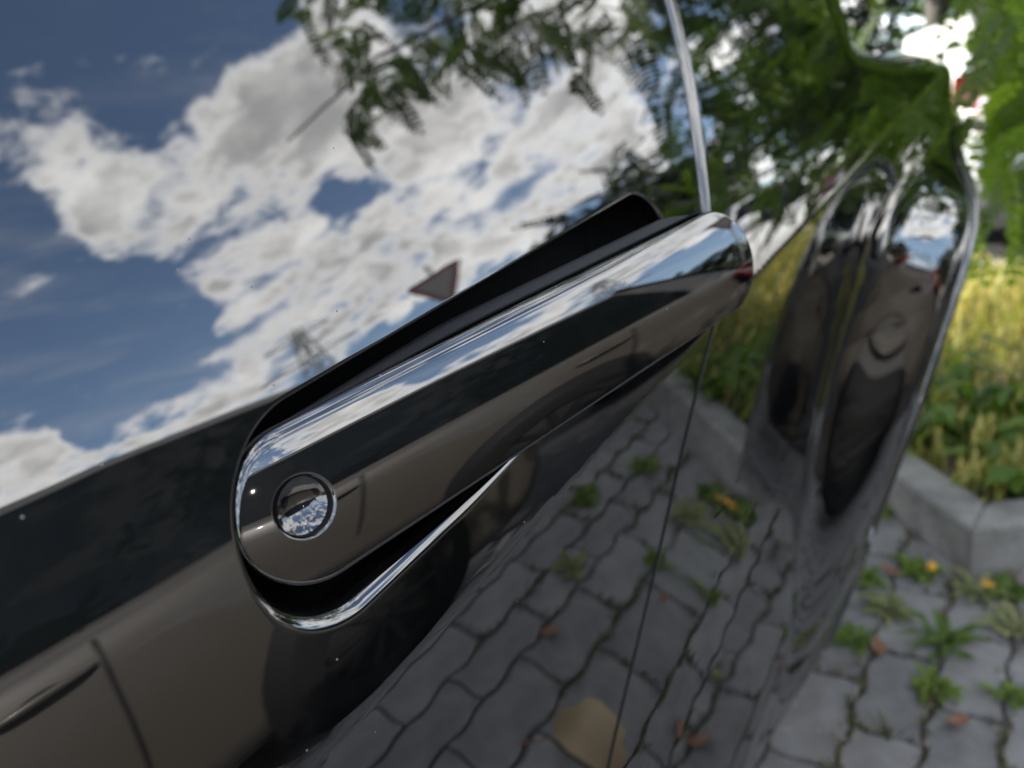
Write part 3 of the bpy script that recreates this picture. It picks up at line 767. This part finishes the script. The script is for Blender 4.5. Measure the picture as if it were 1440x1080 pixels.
kb = empty('kerb', (1.475, .04, 0)); tag(kb, kind='structure')
def kerb_stone(a, b, ta, tb):
    """One stone of the kerb between front points a and b; ta, tb offset the mitred back corners."""
    P = [a, b, (b[0] + tb[0], b[1] + tb[1]), (a[0] + ta[0], a[1] + ta[1])]
    P = [(x - 1.475, y - .04) for x, y in P]
    cx = sum(p[0] for p in P) / 4; cy = sum(p[1] for p in P) / 4
    area = sum(P[i][0] * P[(i + 1) % 4][1] - P[(i + 1) % 4][0] * P[i][1] for i in range(4))
    if area < 0: P = P[::-1]
    v, f = prism(P, -.05, .105 + rng.normal(0, .002), .0)
    o = mesh('kerb_stone', v, f, KERB, kb, smooth=False)
    md = o.modifiers.new('bevel', 'BEVEL'); md.width = .009; md.segments = 2
TK = .095
def seg_norm(a, b): d = np.array(b) - np.array(a); d /= np.linalg.norm(d); return np.array([d[1], -d[0]]) * (1 if d[1] > 0 else -1)
NK = len(KL) - 1
norms = [seg_norm(KL[i], KL[i + 1]) for i in range(NK)]
norms = [n_ if n_ @ (np.array([3.2, .2]) - np.array(KL[i])) > 0 else -n_ for i, n_ in enumerate(norms)]
def mitre(i):
    if i == 0: return norms[0] * TK
    if i == NK: return norms[-1] * TK
    b = norms[i - 1] + norms[i]; b /= np.linalg.norm(b); return b * TK / max(.3, b.dot(norms[i]))
for i in range(NK):
    a, b = np.array(KL[i]), np.array(KL[i + 1]); L_ = np.linalg.norm(b - a); n_ = max(1, round(L_ / .62)); ma, mb = mitre(i), mitre(i + 1)
    for j in range(n_):
        u0, u1 = j / n_, (j + 1) / n_; g = .0025 / L_
        p = a + (b - a) * (u0 + (g if j else 0)); q = a + (b - a) * (u1 - (g if j < n_ - 1 else 0))
        kerb_stone(tuple(p), tuple(q), tuple(ma if j == 0 else norms[i] * TK), tuple(mb if j == n_ - 1 else norms[i] * TK))
# verge soil: uneven sheet behind the kerb
V = []; F = []; ys = np.linspace(-1.255, 5, 140); us = np.linspace(0, 1, 24)
for y in ys:
    for u in us:
        x0 = float(kerb_x(y)) + .05; x = x0 + (4.2 - x0) * u
        V.append((x, y, .07 + .025 * math.sin(x * 7 + y * 3) * math.cos(y * 5) * (u > .03) + rng.normal(0, .006)))
for i in range(139):
    for j in range(23): a = i * 24 + j; F.append((a, a + 1, a + 25, a + 24))
tag(mesh('verge_soil', V, F, SOIL), kind='structure')
# far kerb and drive where the other cars stand
v, f = box((4.26, 2.25, .03), (.12, 7, .13)); tag(mesh('far_kerb', v, f, KERB, smooth=False), kind='structure')

# ---- weeds on the verge: upright drying grass, seed heads, broad leaves
def verge_root(n, xr, yr):
    P = []
    while len(P) < n:
        x = rng.uniform(*xr); y = rng.uniform(*yr)
        if x > float(kerb_x(y)) + .10: P.append((x, y))
    return P
B = []; Hd = []
for (x, y) in verge_root(9000, (1.6, 4.1), (-1.22, 1.6)):
    cl = math.sin(x * 5.1 + 1.3 * math.sin(y * 4)) * math.sin(y * 6.3 + x) ; near = x - float(kerb_x(y))
    hgt = rng.uniform(.06, .165) * (1 + .35 * cl) * min(1, .45 + near * 1.4); a = rng.uniform(0, 6.28); ln = rng.uniform(.02, .16) * (hgt / .25)
    tn = np.clip(rng.normal(.45 + .32 * cl, .25), 0, 1)
    r0 = (x, y, .06); t0 = (x + ln * math.cos(a), y + ln * math.sin(a), .07 + hgt); m0 = (x + ln * .3 * math.cos(a), y + ln * .3 * math.sin(a), .07 + hgt * .62)
    B.append((r0, m0, t0, rng.uniform(.004, .011), tn))
    if rng.random() < .16:
        for k in range(4):
            z = t0[2] - .012 * k; aa = rng.uniform(0, 6.28)
            Hd.append(((t0[0], t0[1], z - .012), (t0[0] + .008 * math.cos(aa), t0[1] + .008 * math.sin(aa), z), (t0[0] + .012 * math.cos(aa), t0[1] + .012 * math.sin(aa), z + .018), .010, rng.random()))
tag(blades('weed_grass', B, GRASS_M), 'tall yellow-green grass drying on the verge behind the kerb', 'weeds', kind='stuff')
tag(blades('seed_heads', Hd, STRAW_M), 'straw-yellow seed heads above the verge grass', 'weeds', kind='stuff')
def leafy(name, cx, cy, cz, n, rad, ln, wd, mt, tint, rise=.5, parent=None):
    B = []
    for i in range(n):
        a = 2.399 * i + rng.uniform(-.7, .7); l = ln * rng.uniform(.3, 1.2); r0 = rad * math.sqrt(rng.random()) * .3; e = rise * rng.uniform(.3, 1.2)
        x, y = cx + r0 * math.cos(a), cy + r0 * math.sin(a)
        B.append(((x, y, cz), (x + l * .55 * math.cos(a), y + l * .55 * math.sin(a), cz + l * e * .9), (x + l * math.cos(a), y + l * math.sin(a), cz + l * e * .75), wd * rng.uniform(.7, 1.2), float(np.clip(rng.normal(tint, .2), 0, 1))))
    return blades(name, B, mt, parent)
# broad-leaved clumps along the kerb, each a plant
clumps = [(1.86, .26, .13, 'bright green weed clump against the kerb nearest the black fender'), (1.92, -.12, .15, 'broad leafed weed over the reddish dead leaf behind the kerb'), (2.25, .22, .20, 'large green weed clump below the white plate'), (1.98, .17, .16, 'low dark green weed clump just behind the kerb by the black car'), (1.74, -.02, .13, 'broad leafed weed behind the kerb corner'),
          (1.80, -.20, .14, 'leafy green weed behind the right arm of the kerb'), (2.12, .02, .17, 'tall leafy weed in the middle of the yellow grass'),
          (2.02, -.62, .16, 'leafy weed behind the straight kerb, mirrored low in the black fender')]
for x, y, l, lab in clumps:
    t_ = tag(empty('weed_plant', (x, y, .07)), lab, 'plant', 'leafy weeds on the verge')
    o = leafy('leaves', 0, 0, 0, 34, .12, l, .045, BROAD, .4, .9, t_)
    st_ = mesh('stem', *tube([(0, 0, -.02), (.01, 0, .06), (.0, .01, .13)], [.005, .004, .002], 6), BROAD, t_)
# weeds growing from the paver joints
pl_ = [(1.44, .118, .075, .022, BROAD, .75, 'bright green weed with upright leaves by the kerb foot'), (1.425, .02, .07, .020, PALELEAF, .5, 'pale rosette weed at the kerb corner beside the yellow flower'),
      (1.30, .150, .07, .020, PALELEAF, .4, 'pale green rosette in a paver joint nearest the fender'), (1.235, .055, .095, .016, BROAD, .35, 'widest grey-green tuft spreading over the pavers'),
      (1.115, .060, .055, .016, BROAD, .95, 'small lime green sprout between two pavers'), (1.33, -.042, .08, .022, PALELEAF, .6, 'straggling pale weed in the paver joint farthest from the black car'),
      (1.15, -.042, .045, .012, BROAD, .9, 'tiny lime sprout near the lower right paver joint'), (1.445, -.03, .05, .03, BROAD, .3, 'dark heart-leaved weed at the foot of the right kerb arm'),
      (1.69, .205, .08, .022, BROAD, .9, 'lime green weed against the kerb face under the car tail'), (1.38, .20, .06, .018, BROAD, .6, 'green weed in the joint close under the black fender'),
      (1.18, .185, .05, .015, BROAD, .7, 'small green weed in the joint mirrored low in the fender'),
      (1.25, -.30, .08, .02, BROAD, .55, 'leafy weed on the open pavers right of the rosettes'), (1.02, -.18, .07, .02, PALELEAF, .5, 'pale weed on the open pavers beside the black door'),
      (1.45, -.22, .08, .02, BROAD, .8, 'bright weed in front of the right kerb arm')]
for x, y, l, w_, mt_, tn, lab in [(a_, b_, c_ * .62, d_ * .75, e_, f_, g_) for a_, b_, c_, d_, e_, f_, g_ in pl_]:
    t_ = tag(empty('joint_weed', (x, y, 0)), lab, 'plant', 'weeds in the paver joints')
    leafy('leaves', 0, 0, .002, 26, .05, l, w_, mt_, tn, .45, t_)
    for k in range(3):
        a = rng.uniform(0, 6.28); h_ = l * rng.uniform(.5, 1.0); mesh('stem', *tube([(0, 0, 0), (.25 * l * math.cos(a), .25 * l * math.sin(a), h_ * .6), (.7 * l * math.cos(a), .7 * l * math.sin(a), h_)], [.0016, .0013, .0008], 5), mt_, t_)
    leafy('inner_leaves', 0, 0, .004, 12, .03, l * .5, w_ * .7, mt_, min(1, tn + .25), 1.0, t_)
fl_ = tag(empty('yellow_flower', (1.372, .004, 0)), 'small orange-yellow flower open beside the pale rosette', 'flower')
mesh('stalk', *tube([(0, 0, 0), (.004, .0, .03), (0, 0, .05)], .0016, 6), BROAD, fl_)
for k in range(12):
    a = 2 * math.pi * k / 12
    mesh('petal', [(0, 0, .05), (.006 * math.cos(a - .25), .006 * math.sin(a - .25), .054), (.013 * math.cos(a), .013 * math.sin(a), .055), (.006 * math.cos(a + .25), .006 * math.sin(a + .25), .054), (0.006 * math.cos(a), .006 * math.sin(a), .0525)], [(0, 1, 4), (1, 2, 4), (2, 3, 4), (3, 0, 4)], PETAL, fl_)
fl2 = tag(empty('yellow_bud', (1.455, .075, 0)), 'yellow bud on a bent stalk at the kerb foot', 'flower')
mesh('stalk', *tube([(0, 0, 0), (-.01, .01, .02), (-.03, .02, .035)], .002, 6), BROAD, fl2)
mesh('bud', *ellipsoid((-.033, .021, .037), (.012, .009, .008)), PETAL, fl2)
for (x, y, rz, lab) in ((1.17, .145, .4, 'rust-brown dead leaf lying in the joint near the fender'), (1.42, .165, 1.3, 'brown dead leaf under the bright weed by the kerb'), (1.98, -.10, 2.0, 'reddish dead leaf behind the kerb corner'),
                        (1.05, .02, 2.6, 'curled brown leaf on the middle paver'), (.85, -.12, .9, 'brown leaf on the open pavers, mirrored in the black door')):
    z0 = .07 if x > 1.8 else .004
    t_ = tag(mesh('dead_leaf', [(-.022, 0, .004), (-.006, .011, .002), (.012, .008, .006), (.024, 0, .012), (.012, -.008, .005), (-.006, -.011, .003), (0, 0, -.001)], [(0, 1, 6), (1, 2, 6), (2, 3, 6), (3, 4, 6), (4, 5, 6), (5, 0, 6)], BROWNLEAF), lab, 'leaf', 'dead leaves on the pavers')
    t_.location = (x, y, z0 + .004); t_.rotation_euler = (0, 0, rz); t_['group'] = 'fallen dead leaves'
# added tan leaf shape standing in for a sun fleck, mirrored in the paint
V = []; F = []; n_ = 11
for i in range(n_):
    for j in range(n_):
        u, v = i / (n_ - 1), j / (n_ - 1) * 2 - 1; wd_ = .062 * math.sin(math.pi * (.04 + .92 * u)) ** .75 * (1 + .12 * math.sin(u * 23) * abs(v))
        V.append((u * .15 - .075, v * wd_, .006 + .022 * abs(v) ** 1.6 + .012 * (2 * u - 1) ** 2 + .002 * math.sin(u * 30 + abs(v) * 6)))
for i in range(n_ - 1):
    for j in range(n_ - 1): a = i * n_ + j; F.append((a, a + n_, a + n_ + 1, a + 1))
cd_ = tag(empty('sun_fleck_leaf', (.715, .055, .004), 1.0), 'added tan leaf shape standing in for a sun fleck on the pavers, mirrored low in the black door', 'leaf')
mesh('blade', V, F, TAN, cd_); mesh('fleck_leaf_stalk', *tube([(-.075, 0, .018), (-.10, .004, .012), (-.125, .002, .004)], .0016, 6), BROWNLEAF, cd_)

# fine litter in the joints
V = []; F = []
for i in range(900):
    x = rng.uniform(.7, 1.9); y = rng.choice([.060, .157, -.037, .253, -.133]) + rng.normal(0, .012) if rng.random() < .7 else rng.uniform(-.5, .3)
    if x > float(kerb_x(y)) - .02: x = float(kerb_x(y)) - abs(rng.normal(.02, .02)) - .005
    r_ = rng.uniform(.002, .006); a = rng.uniform(0, 6.28); o = len(V)
    V += [(x + r_ * math.cos(a), y + r_ * math.sin(a), .002), (x + r_ * .5 * math.cos(a + 2), y + r_ * .5 * math.sin(a + 2), .003 + r_ * .4), (x + r_ * math.cos(a + 3.4), y + r_ * math.sin(a + 3.4), .003), (x, y, .001 + r_ * .5)]
    F += [(o, o + 1, o + 3), (o + 1, o + 2, o + 3), (o + 2, o, o + 3)]
tag(mesh('litter', V, F, mat('dry_litter', (.30, .20, .13), rough=.9, var=(.48, .38, .30), scale=60)), kind='stuff')

# moss and seedlings standing in the joints
B = []
while len(B) < 2600:
    k = rng.integers(-9, 4)
    if rng.random() < .62: x = rng.uniform(.75, 1.9); y = .060 + k * PW + .0052 * math.sin(2 * math.pi * x / .1) + rng.normal(0, .003)
    else: y = rng.uniform(-.9, .35); r_ = math.floor((y - .06) / PW); x = .985 + (.1 if r_ % 2 else 0) + .2 * rng.integers(-1, 5) + rng.normal(0, .003)
    if x > float(kerb_x(y)) - .012 or math.sin(x * 9 + y * 13) * math.sin(y * 21 - x * 4) < .05 * rng.normal(0, 6): continue
    l = rng.uniform(.005, .018) * (1 + 1.2 * (rng.random() < .08)); a = rng.uniform(0, 6.28); c_, s_ = math.cos(a) * l, math.sin(a) * l
    B.append(((x, y, -.01), (x + c_ * .3, y + s_ * .3, l * .5), (x + c_ * .8, y + s_ * .8, l * .8), rng.uniform(.002, .006), rng.random()))
tag(blades('joint_moss', B, MOSS), 'moss and seedlings standing in the paver joints', 'moss', kind='stuff')

# ================================================================== the young locust tree
def spray(nleaf=19, L_=.22):
    """A pinnate leaf in its own frame along +x; leaflets in pairs."""
    V = []; F = []
    for i in range(nleaf):
        u = .12 + .88 * (i // 2) / (nleaf // 2); s = 1 if i % 2 else -1
        c = np.array([u * L_, 0, -.04 * u * u]); l = .046 * (1.05 - .45 * u); w_ = .0115
        if i == nleaf - 1: d = np.array([1, 0, -.2])
        else: d = np.array([.45, s * .9, rng.uniform(-.2, .1)])
        d = d / np.linalg.norm(d); sd_ = np.cross(d, [0, 0, 1]); sd_ /= np.linalg.norm(sd_)
        w_ = .0115 * rng.uniform(.75, 1.2); l *= rng.uniform(.8, 1.15); fold = np.array([0, 0, w_ * .35])
        o = len(V); V += [c, c + d * l * .30 + sd_ * w_ * .95 + fold, c + d * l * .72 + sd_ * w_ * .8 + fold, c + d * l, c + d * l * .72 - sd_ * w_ * .8 + fold, c + d * l * .30 - sd_ * w_ * .95 + fold]
        F += [(o, o + 1, o + 2, o + 3), (o, o + 3, o + 4, o + 5)]
    o = len(V); V += [np.array([0, .0012, 0]), np.array([0, -.0012, 0]), np.array([L_, -.0006, -.04]), np.array([L_, .0006, -.04])]; F.append((o, o + 1, o + 2, o + 3))
    return np.array(V), np.array(F)
SPR = [spray() for _ in range(5)]
def crown_mesh(name, pts, mt, parent, size=(.75, 1.25), droop=.45, tint=None):
    Vs = []; Fs = []; Ts = []; o = 0
    for p in pts:
        V, F = SPR[rng.integers(5)]
        a = rng.uniform(0, 6.28); e = rng.normal(-droop, .45); s = rng.uniform(*size); ro = rng.uniform(-.8, .8)
        ca, sa, ce, se, cr, sr = math.cos(a), math.sin(a), math.cos(e), math.sin(e), math.cos(ro), math.sin(ro)
        M_ = np.array([[ca, -sa, 0], [sa, ca, 0], [0, 0, 1]]) @ np.array([[ce, 0, -se], [0, 1, 0], [se, 0, ce]]) @ np.array([[1, 0, 0], [0, cr, -sr], [0, sr, cr]])
        Vs.append((V * s) @ M_.T + np.array(p)); Fs.append(F + o); o += len(V); t = np.clip(rng.normal(.5, .28), 0, 1); Ts.append(np.full(len(V), t))
    return mesh(name, np.concatenate(Vs), np.concatenate(Fs), mt, parent, smooth=False, tint=np.concatenate(Ts))
tree = tag(empty('locust_tree', (2.72, .285, .05)), 'young feathery-leaved tree on the verge with a white plate on its trunk', 'tree')
t0 = np.array([2.72, .285, .05])
trunk_pts = [(0, 0, -.05), (.0, 0, .4), (-.01, .01, .9), (.0, .0, 1.5), (.04, -.03, 2.1), (.05, -.08, 2.8), (.06, -.06, 3.5)]
mesh('trunk', *tube(trunk_pts, [.042, .034, .031, .029, .025, .018, .008], 12), BARK, tree)
limbs = [[(.0, 0, 1.45), (-.25, -.35, 1.75), (-.45, -.95, 2.15), (-.55, -1.65, 2.55), (-.62, -2.3, 2.75)], [(.02, 0, 1.7), (.5, .25, 2.1), (.9, .5, 2.6)], [(.03, -.02, 2.0), (-.4, .2, 2.4), (-.75, .35, 2.9)],
         [(.04, -.05, 2.3), (.35, -.6, 2.8), (.5, -1.1, 3.3)], [(0, 0, 1.2), (-.12, -.10, 1.32), (-.36, -.2, 1.36), (-.58, -.3, 1.22)], [(.05, -.05, 2.5), (-.5, -.6, 3.0), (-.95, -1.2, 3.3)], [(.0, 0, 1.0), (.15, -.2, 1.25), (.3, -.5, 1.35), (.4, -.9, 1.25)]]
LP = []
for lb in limbs:
    n_ = len(lb); mesh('limb', *tube(lb, np.linspace(.018, .005, n_), 8), BARK, tree)
    P = np.array(lb)
    for i in range(n_ - 1):
        for u in np.linspace(0, 1, 8): LP.append(P[i] * (1 - u) + P[i + 1] * u)
LP = np.array(LP)
def sight(w):
    return math.degrees(math.atan2(w[1], w[0])), math.degrees(math.atan2(w[2] - CAM_H, math.hypot(w[0], w[1]))), math.hypot(w[0], w[1])
def thin(w):
    """True where the branch is bare: round the plate and trunk, and the window onto the parked white car."""
    az, el, di = sight(w)
    if 3.4 < az < 10.5 and -1.8 < el < 9.5 and di < 2.72: return True
    if 2.6 < az < 6.4 and -3.0 < el < 3.2 and di < 3.6: return True
    v_ = np.array(w) - np.array([2.50, .262, 1.03]); t_ = v_ @ np.array(sdir)
    if t_ > 0 and np.linalg.norm(v_ - t_ * np.array(sdir)) < .30: return True
    if -1.0 < az < 3.0 and -4 < el < 1.5: return rng.random() < .45
    return -3 < az < 9 and -12 < el < 9 and rng.random() < .35
def near_limb(n, sc, lo=0.0):
    q = LP[rng.integers(len(LP), size=n)] + rng.normal(0, 1, (n, 3)) * np.array(sc); return q
pts = []
for p in near_limb(5600, (.34, .38, .32)):
    if p[2] < .75: continue
    k = math.sin(p[0] * 6 + 1) * math.sin(p[1] * 5.2 + p[2] * 3) + .5 * math.sin(p[2] * 9 + p[1] * 4)
    w = p + t0
    s_az, s_el, _d = sight(w)
    if k < -.22 or s_az < np.interp(s_el, [28, 32, 35, 45], [-39.5, -39, -36, -34.5]) and s_el < 65: continue
    if thin(w): continue
    az, el, _d = sight(w)
    if el < 60 and az < -17 and el < np.interp(az, [-42, -40, -37.8, -33, -29, -25.5, -22, -17], [33, 31, 30, 31, 30, 27.5, 24.5, 8]): continue
    pts.append(p)
crown_mesh('crown', pts, LEAF_SHADED, tree, size=(.65, 1.0))
# low sprays hanging beside the car in front of the verge
low = []
for c, sc, n_ in (((-.65, -.23, 1.02), (.16, .10, .16), 70), ((-.35, -.42, 1.18), (.22, .16, .20), 150), ((-.80, -.22, .84), (.12, .07, .12), 70), ((-.62, -.36, .90), (.12, .06, .10), 60), ((-.1, -.12, 1.45), (.25, .2, .18), 160), ((-.30, -.05, 1.05), (.20, .12, .16), 50), ((.05, -.75, 1.25), (.3, .25, .25), 160)):
    low += list(np.array(c) + rng.normal(0, 1, (n_, 3)) * np.array(sc))
low = [p for p in low if not thin(np.array(p) + t0)]
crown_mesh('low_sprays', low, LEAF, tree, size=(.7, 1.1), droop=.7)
mesh('twig', *tube([(-.36, -.2, 1.36), (-.62, -.22, 1.22), (-.80, -.18, 1.0)], [.006, .004, .002], 6), BARK, tree)
shade = tag(empty('added_shade_tree', (1.2, 3.1, 0)), 'dense leafy tree added out of view behind the black car to shade the pavers', 'tree')  # unseen tree, put in to cast shade on the pavers
mesh('trunk', *tube([(0, 0, -.03), (.03, .02, 1.0), (0, 0, 1.9), (-.05, 0, 2.9)], [.08, .07, .055, .02], 10), BARK, shade)
for lb in ([(0, 0, 1.6), (-.5, -.2, 2.2), (-1.1, -.3, 2.7)], [(0, 0, 1.8), (.4, .1, 2.4), (.7, .2, 2.9)], [(0, 0, 1.9), (-.1, -.4, 2.5), (-.2, -.6, 3.0)]):
    mesh('limb', *tube(lb, [.04, .025, .01], 8), BARK, shade)
P = []
while len(P) < 4300:
    q = rng.uniform(-1, 1, 3)
    if np.linalg.norm(q) < 1: P.append(q * np.array([1.25, 1.4, .75]) + np.array([-.60, -.45, 2.75]))
crown_mesh('crown', P, LEAF_SHADED, shade, size=(.9, 1.4))
# white plate tied to the trunk
plate_c = Vector((2.50, .262, 1.03))
pr_ = tag(empty('white_plate', tuple(plate_c)), 'blank white plate with rounded corners tied tilted to the tree trunk', 'plate')
P = []
hw_, hh_, rr_ = .082, .050, .018
for cx, cy, a0 in ((hw_ - rr_, hh_ - rr_, 0), (-hw_ + rr_, hh_ - rr_, 90), (-hw_ + rr_, -hh_ + rr_, 180), (hw_ - rr_, -hh_ + rr_, 270)):
    for k in range(5): a = R(a0 + k * 22.5); P.append((cx + rr_ * math.cos(a), cy + rr_ * math.sin(a)))
v, f = prism(P, -.004, .004, .001)
po = mesh('panel', v, f, SIGN_WHITE, pr_, smooth=False)
zax = Vector((-.76, .10, .64)).normalized(); xax = Vector((0, 0, 1)).cross(zax).normalized(); yax = zax.cross(xax)
rot = Matrix((xax, yax, zax)).transposed() @ Matrix.Rotation(R(20), 3, 'Z'); pr_.rotation_euler = rot.to_euler()
mesh('tie', *tube([(-.03, 0, -.004), (-.03, 0, -.12), (.03, .0, -.12), (.03, 0, -.004)], .0025, 6), DARK_TRIM_SHADE, pr_)

# ================================================================== things mirrored from behind the camera
gw = tag(empty('yield_sign', (6.05, -5.7, 0)), 'red and white yield sign on a grey post', 'sign')
mesh('post', *tube([(0, 0, 0), (0, 0, 3.6)], .03, 10), STEEL, gw)
tri = lambda s: [(s * math.cos(R(a)), s * math.sin(R(a))) for a in (270, 30, 150)]
def rtri(s, r_):
    P = []
    for k, a in enumerate((270, 30, 150)):
        c = ((s - 2 * r_) * math.cos(R(a)), (s - 2 * r_) * math.sin(R(a)))
        for j in range(6): b = R(a - 60 + j * 24); P.append((c[0] + r_ * math.cos(b), c[1] + r_ * math.sin(b)))
    return P
sp = mesh('sign_panel', *prism(rtri(.44, .03), -.006, .006), SIGN_RED, gw, smooth=False)
fc = mesh('sign_face', *prism(rtri(.30, .015), .006, .009), SIGN_GREY, sp, smooth=False)
zax = Vector((-.72, .69, 0)).normalized(); xax = Vector((0, 0, 1)).cross(zax).normalized()
sp.rotation_euler = Matrix((xax, Vector((0, 0, 1)), zax)).transposed().to_euler(); sp.location = (-.045, .045, 3.2)

py = tag(empty('lattice_pylon', (33, -49, 0)), 'grey lattice power pylon against the clouds', 'pylon')
HT = 22
def corner(s, t, z): w = 2.4 * (1 - z / HT) + .35; return np.array([s * w, t * w, z])
for s in (1, -1):
    for t in (1, -1): mesh('leg', *tube([corner(s, t, 0), corner(s, t, HT)], .11, 5), STEEL, py)
br = []
zs = [0, 4, 7.5, 10.5, 13, 15, 16.8, 19, HT]
for a, b in zip(zs[:-1], zs[1:]):
    for s, t, s2, t2 in ((1, 1, 1, -1), (1, -1, -1, -1), (-1, -1, -1, 1), (-1, 1, 1, 1)):
        br.append(tube([corner(s, t, a), corner(s2, t2, b)], .06, 4)); br.append(tube([corner(s2, t2, a), corner(s, t, b)], .06, 4))
mesh('bracing', *join(br), STEEL, py)
for z, w in ((15.5, 3.6), (18.3, 4.4), (21.2, 3.0)):
    mesh('cross_arm', *join([tube([(-w * .8, -w * .6, z), (w * .8, w * .6, z)], .09, 5), tube([(-w * .8, -w * .6, z), (0, 0, z + .9)], .05, 4), tube([(w * .8, w * .6, z), (0, 0, z + .9)], .05, 4)]), STEEL, py)

# rendered house and hedge trees closing the far side of the car park
def bush_tree(name, x, y, h, r, lab, cat='tree', group='trees round the car park', n=900):
    t_ = tag(empty(name, (x, y, 0)), lab, cat, group)
    mesh('trunk', *tube([(0, 0, 0), (.05, 0, h * .3), (0, .05, h * .7)], [.16, .12, .05], 8), BARK, t_)
    P = []
    while len(P) < n:
        q = rng.uniform(-1, 1, 3)
        if np.linalg.norm(q) > 1 or np.linalg.norm(q) < .35: continue
        k = math.sin(q[0] * 5 + x) * math.sin(q[1] * 5 + y) * math.sin(q[2] * 5)
        if k < -.25: continue
        P.append(q * np.array([r, r, h * .42]) + np.array([0, 0, h * .58]))
    crown_mesh('crown', P, LEAF_DARK, t_, size=(2.5, 5.0), droop=.2)
bush_tree('park_tree', 13.5, -1.5, 6.0, 2.6, 'dark round tree behind the white car')
bush_tree('park_tree', 12.0, 3.2, 5.0, 2.4, 'bushy dark tree behind the black car')
bush_tree('park_tree', 11.5, -6.5, 4.4, 2.3, 'wide tree behind the red car')
bush_tree('park_tree', 15, -16, 4.6, 2.6, 'tree far across the car park near the yield sign')
bush_tree('park_tree', 4.6, -19, 6.2, 1.6, 'narrow dark tree above the taupe car roof')
hs = tag(empty('house', (14, -26, 0)), 'low rendered house with a tiled roof across the car park', 'house')
mesh('wall', *box((0, 0, 1.6), (14, 8, 3.2)), WALLM, hs, smooth=False)
mesh('roof', [(-7.4, -4.4, 3.2), (7.4, -4.4, 3.2), (7.4, 4.4, 3.2), (-7.4, 4.4, 3.2), (-6, 0, 4.6), (6, 0, 4.6)], [(0, 1, 5, 4), (2, 3, 4, 5), (1, 2, 5), (3, 0, 4), (0, 3, 2, 1)], ROOFM, hs, smooth=False)
for x in (-5, -2, 2, 5):
    wn_ = mesh('window', *box((x, 4.02, 1.7), (1.2, .10, 1.2)), SIGN_WHITE, hs, smooth=False)
    mesh('pane', *box((x, 4.06, 1.7), (1.0, .06, 1.0)), GLASS_DARK, wn_, smooth=False)
